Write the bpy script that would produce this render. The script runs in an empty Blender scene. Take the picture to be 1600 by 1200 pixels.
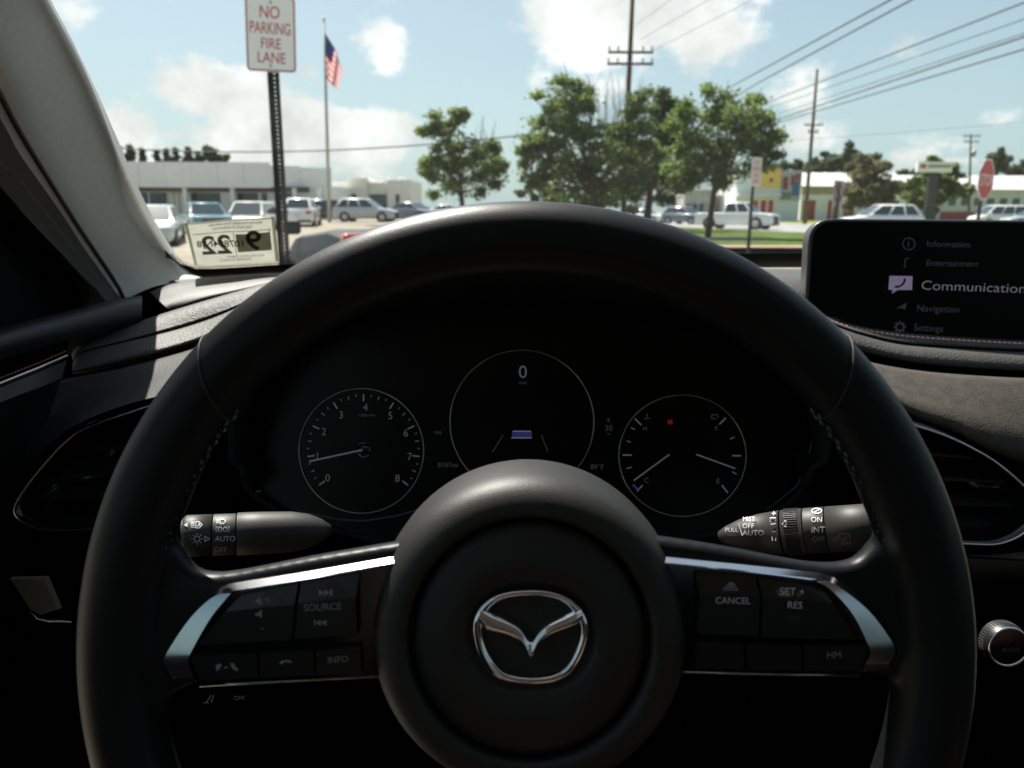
import bpy, bmesh, math, random
import numpy as np
from mathutils import Vector, Matrix
R_ = math.radians
random.seed(7); rng = np.random.default_rng(7)
sc = bpy.context.scene
col = sc.collection

# ---------------------------------------------------------------- camera
F = 1202.0                                   # focal length in photo pixels (1600 wide)
PITCH, ROLL = R_(12.7), R_(0.3)
CAM = Vector((0, 0, 1.2))
fw = Vector((0, math.cos(PITCH), -math.sin(PITCH)))
_r = Vector((1, 0, 0)); _u = Vector((0, math.sin(PITCH), math.cos(PITCH)))
rt = _r * math.cos(ROLL) + _u * math.sin(ROLL)
up = -_r * math.sin(ROLL) + _u * math.cos(ROLL)
cd = bpy.data.cameras.new('camera'); cam = bpy.data.objects.new('camera', cd); col.objects.link(cam)
cam.matrix_world = Matrix(((rt.x, up.x, -fw.x, CAM.x), (rt.y, up.y, -fw.y, CAM.y), (rt.z, up.z, -fw.z, CAM.z), (0, 0, 0, 1)))
cd.sensor_width = 36; cd.lens = F / 1600 * 36
cd.clip_start = 0.02; cd.clip_end = 3000
cd.dof.use_dof = True; cd.dof.focus_distance = 0.47; cd.dof.aperture_fstop = 12
sc.camera = cam

# ---------------------------------------------------------------- light, sky, exposure
SUN_AZ, SUN_EL = R_(-30), R_(56)             # front left, high
s_dir = Vector((math.sin(SUN_AZ) * math.cos(SUN_EL), math.cos(SUN_AZ) * math.cos(SUN_EL), math.sin(SUN_EL)))
sl = bpy.data.lights.new('sun', 'SUN'); sl.energy = 4.2; sl.angle = R_(0.53); sl.color = (1.0, 0.95, 0.87)
so = bpy.data.objects.new('sun', sl); col.objects.link(so)
so.rotation_euler = s_dir.to_track_quat('Z', 'Y').to_euler(); so.location = (-20, 40, 60)
sc.view_settings.view_transform = 'Standard'; sc.view_settings.look = 'None'
sc.view_settings.exposure = 1.5; sc.view_settings.gamma = 1
sc.render.resolution_x = 1024; sc.render.resolution_y = 768

def ray(px, py):
    return rt * ((px - 800) / F) + up * ((600 - py) / F) + fw
def at(px, py, Y):
    d = ray(px, py); return CAM + d * (Y / d.y)
def pl(pts):
    return [at(*p) for p in pts]

world = bpy.data.worlds.new('World'); sc.world = world; world.use_nodes = True
def build_world():
    nt = world.node_tree; N = nt.nodes; L = nt.links; N.clear()
    def nd(t, **k):
        n = N.new(t)
        for a, b in k.items(): setattr(n, a, b)
        return n
    def math_(op, a, b=None, clamp=False):
        n = nd('ShaderNodeMath', operation=op, use_clamp=clamp)
        for i, v in enumerate((a, b)):
            if v is None: continue
            if isinstance(v, (int, float)): n.inputs[i].default_value = v
            else: L.new(v, n.inputs[i])
        return n.outputs[0]
    sky = nd('ShaderNodeTexSky', sky_type='NISHITA'); sky.sun_disc = False
    sky.sun_elevation = SUN_EL; sky.sun_rotation = SUN_AZ; sky.air_density = 1.0; sky.dust_density = 2.2; sky.ozone_density = 1.4
    tc = nd('ShaderNodeTexCoord'); gen = tc.outputs['Generated']
    # clouds flattened towards the horizon
    sep = nd('ShaderNodeSeparateXYZ'); L.new(gen, sep.inputs[0])
    den = math_('ADD', math_('MAXIMUM', sep.outputs[2], 0.0), 0.22)
    cmb = nd('ShaderNodeCombineXYZ')
    L.new(math_('DIVIDE', sep.outputs[0], den), cmb.inputs[0]); L.new(math_('DIVIDE', sep.outputs[1], den), cmb.inputs[1])
    L.new(math_('MULTIPLY', sep.outputs[2], 5.0), cmb.inputs[2])
    n1 = nd('ShaderNodeTexNoise'); n1.inputs['Scale'].default_value = 2.1; n1.inputs['Detail'].default_value = 7; n1.inputs['Roughness'].default_value = 0.56
    n1.inputs['Distortion'].default_value = 0.25
    L.new(cmb.outputs[0], n1.inputs['Vector'])
    n2 = nd('ShaderNodeTexNoise'); n2.inputs['Scale'].default_value = 15; n2.inputs['Detail'].default_value = 9; n2.inputs['Roughness'].default_value = 0.66
    L.new(gen, n2.inputs['Vector'])
    # single cumulus heads: (pixel x, y, radius in px, weight, squash)
    heads = [(320, 150, 110, .9, 1.3), (390, 210, 220, .9, 1.9), (560, 215, 150, .7, 1.8), (590, 60, 70, .62, .8), (115, 35, 60, .55, 1),
             (960, 30, 170, 1.0, 1.2), (1080, 60, 130, .8, 1.3), (870, 40, 90, .6, 1.2), (845, 140, 55, .75, 1), (1235, 145, 75, .75, 1.2), (1420, 80, 70, .62, 1.3),
             (1250, 215, 80, .7, 2.0), (1470, 235, 110, .55, 2.6), (190, 205, 130, .8, 1.6), (1560, 180, 60, .45, 2.2), (480, 120, 60, .35, 1), (700, 255, 160, .45, 2.2)]
    tot = None
    for px, py, rad, w, sq in heads:
        c = ray(px, py).normalized()
        vs = nd('ShaderNodeVectorMath', operation='SUBTRACT'); L.new(gen, vs.inputs[0]); vs.inputs[1].default_value = c
        vm = nd('ShaderNodeVectorMath', operation='MULTIPLY'); L.new(vs.outputs[0], vm.inputs[0]); vm.inputs[1].default_value = (1, 1, sq)
        vl = nd('ShaderNodeVectorMath', operation='LENGTH'); L.new(vm.outputs[0], vl.inputs[0])
        mr = nd('ShaderNodeMapRange', interpolation_type='SMOOTHSTEP'); L.new(vl.outputs['Value'], mr.inputs[0])
        mr.inputs[1].default_value = 0; mr.inputs[2].default_value = rad / F * 1.15; mr.inputs[3].default_value = w; mr.inputs[4].default_value = 0
        tot = mr.outputs[0] if tot is None else math_('MAXIMUM', tot, mr.outputs[0])
    wob = math_('MULTIPLY', math_('SUBTRACT', n2.outputs[0], 0.5), 1.15)
    v = math_('ADD', math_('ADD', math_('MULTIPLY', n1.outputs[0], 0.62), math_('MULTIPLY', tot, 0.40)), math_('MULTIPLY', wob, 0.50))
    mk = nd('ShaderNodeMapRange', interpolation_type='SMOOTHSTEP'); L.new(v, mk.inputs[0])
    mk.inputs[1].default_value = 0.43; mk.inputs[2].default_value = 0.575; mk.inputs[3].default_value = 0; mk.inputs[4].default_value = 0.95
    # cloud brightness: thick parts white, thin veils and undersides greyer
    n3 = nd('ShaderNodeTexNoise'); n3.inputs['Scale'].default_value = 9; n3.inputs['Detail'].default_value = 7; n3.inputs['Roughness'].default_value = .62; L.new(gen, n3.inputs['Vector'])
    br = nd('ShaderNodeMapRange'); L.new(n3.outputs[0], br.inputs[0]); br.inputs[1].default_value = 0.35; br.inputs[2].default_value = 0.65
    br.inputs[3].default_value = 0.285; br.inputs[4].default_value = 0.43
    cc = nd('ShaderNodeMixRGB', blend_type='MULTIPLY'); cc.inputs[0].default_value = 1; cc.inputs[1].default_value = (0.975, 1.0, 0.985, 1)
    L.new(br.outputs[0], cc.inputs[2])
    skym = nd('ShaderNodeVectorMath', operation='SCALE'); L.new(sky.outputs[0], skym.inputs[0]); skym.inputs['Scale'].default_value = SKY_K
    # humid summer haze: pale veil thickening towards the horizon all round
    hz = nd('ShaderNodeMapRange', interpolation_type='SMOOTHSTEP'); L.new(sep.outputs[2], hz.inputs[0])
    hz.inputs[1].default_value = -0.02; hz.inputs[2].default_value = 0.45; hz.inputs[3].default_value = 0.60; hz.inputs[4].default_value = 0.22
    mh = nd('ShaderNodeMixRGB'); L.new(hz.outputs[0], mh.inputs[0]); L.new(skym.outputs[0], mh.inputs[1]); mh.inputs[2].default_value = (0.230, 0.325, 0.340, 1)
    mx = nd('ShaderNodeMixRGB'); L.new(mk.outputs[0], mx.inputs[0]); L.new(mh.outputs[0], mx.inputs[1]); L.new(cc.outputs[0], mx.inputs[2])
    bg = nd('ShaderNodeBackground'); L.new(mx.outputs[0], bg.inputs[0]); bg.inputs[1].default_value = 1.0
    out = nd('ShaderNodeOutputWorld'); L.new(bg.outputs[0], out.inputs[0])
SKY_K = 0.042                                 # strength of the Nishita sky
build_world()

# ---------------------------------------------------------------- materials
MATS = {}
def mat(name, base, rough=0.6, metal=0.0, noise=0.0, nscale=20, bump=0.0, bscale=200, coat=0.0, emit=None, estr=0.0, spec=0.5, base2=None, wave=None):
    if name in MATS: return MATS[name]
    m = bpy.data.materials.new(name); m.use_nodes = True; MATS[name] = m
    nt = m.node_tree; N = nt.nodes; L = nt.links
    b = N['Principled BSDF']
    b.inputs['Roughness'].default_value = rough; b.inputs['Metallic'].default_value = metal
    b.inputs['Specular IOR Level'].default_value = spec; b.inputs['Coat Weight'].default_value = coat; b.inputs['Coat Roughness'].default_value = 0.05
    b.inputs['Base Color'].default_value = (*base, 1)
    tc = N.new('ShaderNodeTexCoord')
    if noise > 0:
        n = N.new('ShaderNodeTexNoise'); n.inputs['Scale'].default_value = nscale; n.inputs['Detail'].default_value = 6; n.inputs['Roughness'].default_value = .62
        L.new(tc.outputs['Object'], n.inputs['Vector'])
        r = N.new('ShaderNodeValToRGB'); L.new(n.outputs[0], r.inputs[0])
        lo = base2 if base2 else tuple(c * (1 - noise) for c in base)
        hi = tuple(min(1, c * (1 + noise)) for c in base)
        r.color_ramp.elements[0].position = .32; r.color_ramp.elements[1].position = .68
        r.color_ramp.elements[0].color = (*lo, 1); r.color_ramp.elements[1].color = (*hi, 1)
        L.new(r.outputs[0], b.inputs['Base Color'])
    if bump > 0:
        v = N.new('ShaderNodeTexVoronoi'); v.inputs['Scale'].default_value = bscale
        n = N.new('ShaderNodeTexNoise'); n.inputs['Scale'].default_value = bscale * .6; n.inputs['Detail'].default_value = 4
        L.new(tc.outputs['Object'], v.inputs['Vector']); L.new(tc.outputs['Object'], n.inputs['Vector'])
        a = N.new('ShaderNodeMath'); a.operation = 'ADD'; L.new(v.outputs['Distance'], a.inputs[0]); L.new(n.outputs[0], a.inputs[1])
        bp = N.new('ShaderNodeBump'); bp.inputs['Strength'].default_value = bump; bp.inputs['Distance'].default_value = .4 / bscale
        L.new(a.outputs[0], bp.inputs['Height']); L.new(bp.outputs[0], b.inputs['Normal'])
    if emit:
        b.inputs['Emission Color'].default_value = (*emit, 1); b.inputs['Emission Strength'].default_value = estr
    return m
def glass_mat(name, tint=(1, 1, 1), k=1.0, rough=0.0, dust=0.0):
    m = bpy.data.materials.new(name); m.use_nodes = True; nt = m.node_tree; N = nt.nodes; L = nt.links; N.clear()
    t = N.new('ShaderNodeBsdfTransparent'); t.inputs[0].default_value = (*tint, 1)
    g = N.new('ShaderNodeBsdfGlossy'); g.inputs['Roughness'].default_value = rough
    fr = N.new('ShaderNodeFresnel'); fr.inputs[0].default_value = 1.45
    mu = N.new('ShaderNodeMath'); mu.operation = 'MULTIPLY'; mu.inputs[1].default_value = k; L.new(fr.outputs[0], mu.inputs[0])
    if dust:                                   # film of dust and specks that scatters the sun
        tc = N.new('ShaderNodeTexCoord'); n = N.new('ShaderNodeTexNoise'); n.inputs['Scale'].default_value = 9; n.inputs['Detail'].default_value = 8; n.inputs['Roughness'].default_value = .7; L.new(tc.outputs['Object'], n.inputs['Vector'])
        v = N.new('ShaderNodeTexVoronoi'); v.inputs['Scale'].default_value = 95; L.new(tc.outputs['Object'], v.inputs['Vector'])
        sp = N.new('ShaderNodeMapRange'); L.new(v.outputs['Distance'], sp.inputs[0]); sp.inputs[1].default_value = .03; sp.inputs[2].default_value = .10; sp.inputs[3].default_value = dust * 5; sp.inputs[4].default_value = 0
        fl = N.new('ShaderNodeMapRange'); L.new(n.outputs[0], fl.inputs[0]); fl.inputs[1].default_value = .3; fl.inputs[2].default_value = .75; fl.inputs[3].default_value = dust * .5; fl.inputs[4].default_value = dust * 1.5
        ad = N.new('ShaderNodeMath'); ad.operation = 'ADD'; L.new(sp.outputs[0], ad.inputs[0]); L.new(fl.outputs[0], ad.inputs[1])
        tr = N.new('ShaderNodeBsdfTranslucent'); tr.inputs[0].default_value = (.9, .9, .88, 1)
        dm = N.new('ShaderNodeMixShader'); L.new(ad.outputs[0], dm.inputs[0]); L.new(t.outputs[0], dm.inputs[1]); L.new(tr.outputs[0], dm.inputs[2]); t = dm
    x = N.new('ShaderNodeMixShader'); L.new(mu.outputs[0], x.inputs[0]); L.new(t.outputs[0], x.inputs[1]); L.new(g.outputs[0], x.inputs[2])
    o = N.new('ShaderNodeOutputMaterial'); L.new(x.outputs[0], o.inputs[0]); MATS[name] = m
    return m
def leaf_mat(name, a, b, scale=.9, trans=.58):
    if name in MATS: return MATS[name]
    m = bpy.data.materials.new(name); m.use_nodes = True; MATS[name] = m; nt = m.node_tree; N = nt.nodes; L = nt.links; N.clear()
    tc = N.new('ShaderNodeTexCoord'); n = N.new('ShaderNodeTexNoise'); n.inputs['Scale'].default_value = scale; n.inputs['Detail'].default_value = 5
    L.new(tc.outputs['Object'], n.inputs['Vector'])
    r = N.new('ShaderNodeValToRGB'); r.color_ramp.elements[0].position = .35; r.color_ramp.elements[1].position = .68
    r.color_ramp.elements[0].color = (*a, 1); r.color_ramp.elements[1].color = (*b, 1); L.new(n.outputs[0], r.inputs[0])
    d = N.new('ShaderNodeBsdfPrincipled'); d.inputs['Roughness'].default_value = .55; L.new(r.outputs[0], d.inputs['Base Color'])
    t = N.new('ShaderNodeBsdfTranslucent'); L.new(r.outputs[0], t.inputs[0])
    x = N.new('ShaderNodeMixShader'); x.inputs[0].default_value = trans; L.new(d.outputs[0], x.inputs[1]); L.new(t.outputs[0], x.inputs[2])
    o = N.new('ShaderNodeOutputMaterial'); L.new(x.outputs[0], o.inputs[0])
    return m

# ---------------------------------------------------------------- builders
def wl(o):
    v = Vector((0, 0, 0))
    while o: v += o.location; o = o.parent
    return v
def tag(o, label=None, cat=None, group=None, kind=None):
    for k, v in (('label', label), ('category', cat), ('group', group), ('kind', kind)):
        if v: o[k] = v
    return o
def thing(name, label, cat, loc=(0, 0, 0), group=None):
    o = bpy.data.objects.new(name, None); col.objects.link(o); o.location = loc; o.empty_display_size = .05
    return tag(o, label, cat, group)
def obj(name, V, Fc, m, parent=None, smooth=False, origin=None):
    """one mesh object; V in world coordinates (or in the frame of an unmoved parent)"""
    me = bpy.data.meshes.new(name)
    off = wl(parent) if parent else Vector(origin if origin is not None else (0, 0, 0))
    me.from_pydata([(v[0] - off.x, v[1] - off.y, v[2] - off.z) for v in V], [], Fc); me.update()
    if smooth: me.polygons.foreach_set('use_smooth', [True] * len(me.polygons))
    me.materials.append(m if not isinstance(m, str) else MATS[m])
    o = bpy.data.objects.new(name, me); col.objects.link(o)
    if parent: o.parent = parent
    elif origin is not None: o.location = origin
    return o
class MB:
    def __init__(s): s.V = []; s.F = []
    def add(s, V, Fc):
        k = len(s.V); s.V += [Vector(v) for v in V]; s.F += [[i + k for i in f] for f in Fc]; return s
    def box(s, a, b):
        x0, y0, z0 = a; x1, y1, z1 = b
        return s.add([(x0, y0, z0), (x1, y0, z0), (x1, y1, z0), (x0, y1, z0), (x0, y0, z1), (x1, y0, z1), (x1, y1, z1), (x0, y1, z1)],
                     [(3, 2, 1, 0), (4, 5, 6, 7), (0, 1, 5, 4), (1, 2, 6, 5), (2, 3, 7, 6), (3, 0, 4, 7)])
    def tube(s, pts, r, seg=8, closed=False, caps=True):
        pts = [Vector(p) for p in pts]; n = len(pts)
        rs = r if isinstance(r, (list, tuple)) else [r] * n
        V = []; Fc = []
        prev = None
        for i, p in enumerate(pts):
            a = pts[(i - 1) % n] if (closed or i > 0) else p; b = pts[(i + 1) % n] if (closed or i < n - 1) else p
            t = (b - a).normalized()
            if prev is None:
                h = Vector((0, 0, 1)) if abs(t.z) < .9 else Vector((1, 0, 0)); nrm = t.cross(h).normalized()
            else: nrm = (prev - t * prev.dot(t)).normalized()
            prev = nrm; bn = t.cross(nrm)
            for k in range(seg):
                an = 2 * math.pi * k / seg; V.append(p + (nrm * math.cos(an) + bn * math.sin(an)) * rs[i])
        for i in range(n if closed else n - 1):
            j = (i + 1) % n
            for k in range(seg):
                l = (k + 1) % seg; Fc.append((i * seg + k, i * seg + l, j * seg + l, j * seg + k))
        if caps and not closed:
            Fc.append(tuple(reversed(range(seg)))); Fc.append(tuple(range((n - 1) * seg, n * seg)))
        return s.add(V, Fc)
    def lathe(s, prof, O, U, V_, Nn, seg=48, cap0=False, cap1=False):
        """prof: (radius, height along Nn)"""
        V = []; Fc = []
        for r, h in prof:
            for k in range(seg):
                a = 2 * math.pi * k / seg; V.append(O + U * (r * math.cos(a)) + V_ * (r * math.sin(a)) + Nn * h)
        for i in range(len(prof) - 1):
            for k in range(seg):
                l = (k + 1) % seg; Fc.append((i * seg + k, i * seg + l, (i + 1) * seg + l, (i + 1) * seg + k))
        if cap0: Fc.append(tuple(range(seg)))
        if cap1: Fc.append(tuple(range((len(prof) - 1) * seg, len(prof) * seg)))
        return s.add(V, Fc)
    def build(s, name, m, parent=None, smooth=False, origin=None): return obj(name, s.V, s.F, m, parent, smooth, origin)
def resample(P, n):
    P = [Vector(p) for p in P]
    if len(P) == 2: return [P[0].lerp(P[1], i / (n - 1)) for i in range(n)]
    Q = [P[0] * 2 - P[1]] + P + [P[-1] * 2 - P[-2]]
    fine = []
    for i in range(1, len(Q) - 2):
        for k in range(12):
            t = k / 12; a, b, c, d = Q[i - 1], Q[i], Q[i + 1], Q[i + 2]
            fine.append(.5 * ((2 * b) + (c - a) * t + (2 * a - 5 * b + 4 * c - d) * t * t + (3 * b - a - 3 * c + d) * t ** 3))
    fine.append(P[-1])
    ds = [0]
    for i in range(1, len(fine)): ds.append(ds[-1] + (fine[i] - fine[i - 1]).length)
    out = []; j = 0
    for i in range(n):
        s = ds[-1] * i / (n - 1)
        while j < len(ds) - 2 and ds[j + 1] < s: j += 1
        t = (s - ds[j]) / max(1e-9, ds[j + 1] - ds[j]); out.append(fine[j].lerp(fine[j + 1], min(1, t)))
    return out
def smooth_closed(P, n):
    P = [Vector(p) for p in P]; k = len(P); out = []
    for i in range(k):
        a, b, c, d = P[i - 1], P[i], P[(i + 1) % k], P[(i + 2) % k]
        for q in range(n):
            t = q / n
            out.append(.5 * ((2 * b) + (c - a) * t + (2 * a - 5 * b + 4 * c - d) * t * t + (3 * b - a - 3 * c + d) * t ** 3))
    return out
def loft(name, polys, m, parent=None, n=32, smooth=True, across=0, thick=0.0):
    rows = [resample(p, n) for p in polys]
    if across:                                # also smooth across the strips
        cols = [resample([r[i] for r in rows], across) for i in range(n)]
        rows = [[cols[i][j] for i in range(n)] for j in range(across)]
    V = [v for r in rows for v in r]; Fc = []
    for j in range(len(rows) - 1):
        for i in range(n - 1): Fc.append((j * n + i, j * n + i + 1, (j + 1) * n + i + 1, (j + 1) * n + i))
    o = obj(name, V, Fc, m, parent, smooth)
    if thick:
        md = o.modifiers.new('thickness', 'SOLIDIFY'); md.thickness = thick; md.offset = 0
    return o
def prism(name, front, vec, m, parent=None, bevel=0.0, seg=3, smooth=True, scale_back=None):
    """solid from a closed outline, extruded by vec; front edges rounded"""
    bm = bmesh.new(); off = wl(parent) if parent else Vector()
    vs = [bm.verts.new(Vector(p) - off) for p in front]
    f = bm.faces.new(vs); bm.normal_update()
    ex = bmesh.ops.extrude_face_region(bm, geom=[f])
    nv = [g for g in ex['geom'] if isinstance(g, bmesh.types.BMVert)]
    bmesh.ops.translate(bm, verts=nv, vec=vec)
    bmesh.ops.recalc_face_normals(bm, faces=bm.faces)
    if bevel:
        fe = [e for e in bm.edges if e.verts[0] in vs and e.verts[1] in vs]
        bmesh.ops.bevel(bm, geom=fe, offset=bevel, segments=seg, affect='EDGES', profile=.5, clamp_overlap=True)
    me = bpy.data.meshes.new(name); bm.to_mesh(me); bm.free()
    if smooth:
        me.polygons.foreach_set('use_smooth', [True] * len(me.polygons)); me.set_sharp_from_angle(angle=R_(40))
    me.materials.append(m if not isinstance(m, str) else MATS[m])
    o = bpy.data.objects.new(name, me); col.objects.link(o)
    if smooth and bevel: w = o.modifiers.new('normals', 'WEIGHTED_NORMAL'); w.keep_sharp = True; w.weight = 100
    if parent: o.parent = parent
    return o
class Frame:
    def __init__(s, O, U, V): s.O = Vector(O); s.U = Vector(U).normalized(); s.V = (Vector(V) - s.U * s.U.dot(Vector(V))).normalized(); s.N = s.U.cross(s.V)
    def hit(s, px, py, n=0.0):
        d = ray(px, py); o = s.O + s.N * n; t = (o - CAM).dot(s.N) / d.dot(s.N); return CAM + d * t
    def poly(s, P, n=0.0): return [s.hit(x, y, n) for x, y in P]
    def m2px(s, px, py, n=0.0): return (s.hit(px, py, n) - CAM).dot(fw) / F      # metres per photo pixel there
def text(name, body, fr, px, py, hpx, m, parent, n=0.0, rot=0.0, mirror=False, sx=1.0, label=None, bold=0.0):
    """lettering centred on a photo pixel, cap height hpx, lying in frame fr"""
    cu = bpy.data.curves.new(name, 'FONT'); cu.body = body; cu.align_x = 'CENTER'; cu.align_y = 'CENTER'; cu.resolution_u = 3
    k = fr.m2px(px, py, n); cu.size = hpx * k / 0.70; cu.offset = bold * cu.size
    t = bpy.data.objects.new('t', cu); me = bpy.data.meshes.new_from_object(t); bpy.data.objects.remove(t); bpy.data.curves.remove(cu)
    O = fr.hit(px, py, n); U = fr.U * math.cos(rot) + fr.V * math.sin(rot); V = fr.V * math.cos(rot) - fr.U * math.sin(rot)
    off = wl(parent)
    for v in me.vertices:
        x = v.co.x * sx * (-1 if mirror else 1); v.co = O + U * x + V * v.co.y - off
    me.materials.clear(); me.materials.append(m if not isinstance(m, str) else MATS[m])
    o = bpy.data.objects.new(name, me); col.objects.link(o); o.parent = parent
    return o
def quad_strokes(fr, segs, wpx, n):
    """flat marks: line segments in photo pixels, on frame fr"""
    mb = MB()
    for x0, y0, x1, y1 in segs:
        a = fr.hit(x0, y0, n); b = fr.hit(x1, y1, n); t = (b - a).normalized(); w = fr.N.cross(t) * (wpx * fr.m2px(x0, y0, n) / 2)
        mb.add([a - w, b - w, b + w, a + w], [(0, 1, 2, 3)])
    return mb

# ================================================================ the car we sit in
leather = mat('black_leather', (.0055, .006, .007), rough=.42, bump=.12, bscale=1300, spec=.22, noise=.15, nscale=30)
hubplas = mat('black_grained_plastic', (.019, .0185, .017), rough=.50, bump=.26, bscale=1700, spec=.36)
gloss = mat('piano_black', (.004, .004, .005), rough=.12, spec=.5)
button = mat('button_black', (.006, .007, .008), rough=.30, spec=.6)
softpad = mat('dash_soft_pad', (.052, .050, .047), rough=.58, bump=.55, bscale=520, noise=.12, nscale=60, spec=.35)
suede = mat('dash_grey_suede', (.060, .054, .047), rough=.9, bump=.5, bscale=700, noise=.22, nscale=90, spec=.15)
dashblk = mat('dash_black_plastic', (.012, .012, .013), rough=.55, bump=.35, bscale=900, spec=.4)
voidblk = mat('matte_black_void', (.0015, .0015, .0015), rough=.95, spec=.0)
satin = mat('satin_chrome', (.72, .72, .74), rough=.16, metal=1.0)
chrome = mat('bright_chrome', (.90, .90, .92), rough=.10, metal=1.0)
dkchrome = mat('dark_chrome', (.45, .45, .47), rough=.22, metal=1.0)
trimcloth = mat('pillar_trim_fabric', (.60, .575, .52), rough=.85, noise=.05, nscale=160, bump=.12, bscale=700, spec=.2)
rubber = mat('black_rubber_seal', (.055, .045, .042), rough=.65, spec=.3)
whitepr = mat('white_print', (.62, .64, .66), rough=.55)
greypr = mat('dim_print', (.22, .23, .24), rough=.6)
redthread = mat('red_thread', (.55, .16, .13), rough=.7)
palethread = mat('pale_thread', (.60, .57, .52), rough=.8)
glow_w = mat('display_white', (.01, .01, .01), rough=.4, emit=(.72, .76, .85), estr=.026)
glow_d = mat('display_dim', (.01, .01, .01), rough=.4, emit=(.72, .76, .85), estr=.010)
glow_s = mat('screen_menu_bright', (.01, .01, .01), rough=.4, emit=(.80, .76, .90), estr=.05)
glow_p = mat('screen_icon_lilac', (.01, .01, .01), rough=.4, emit=(.55, .45, .72), estr=.085)
glow_m = mat('screen_menu_dim', (.01, .01, .01), rough=.4, emit=(.62, .55, .80), estr=.010)
glow_r = mat('warning_red', (.02, .0, .0), rough=.4, emit=(.9, .02, .02), estr=.05)
glow_b = mat('display_blue', (.0, .0, .02), rough=.4, emit=(.15, .2, .9), estr=.03)
ringmat = mat('gauge_ring_metal', (.34, .34, .33), rough=.25, metal=1.0)
carpaint = mat('own_hood_paint', (.03, .03, .035), rough=.25, coat=1)
headliner = mat('headliner_fabric', (.50, .48, .45), rough=.95)
seatlea = mat('seat_leather', (.10, .055, .038), rough=.5, bump=.3, bscale=400)
carpet = mat('cabin_carpet', (.015, .015, .016), rough=.95)
glass_ws = glass_mat('windshield_glass', (.945, .957, .945), .6, dust=.004)
glass_side = glass_mat('side_glass', (.50, .55, .54), .8)

tw = .22144
WF = Frame(CAM + Vector((.00631, .29118, -.1785)), (math.cos(.00696), 0, math.sin(.00696)), (0, math.sin(tw), math.cos(tw)))
wheel = thing('steering_wheel', 'black leather steering wheel with chrome trimmed spokes in front of the driver', 'steering wheel', WF.O)

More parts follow.
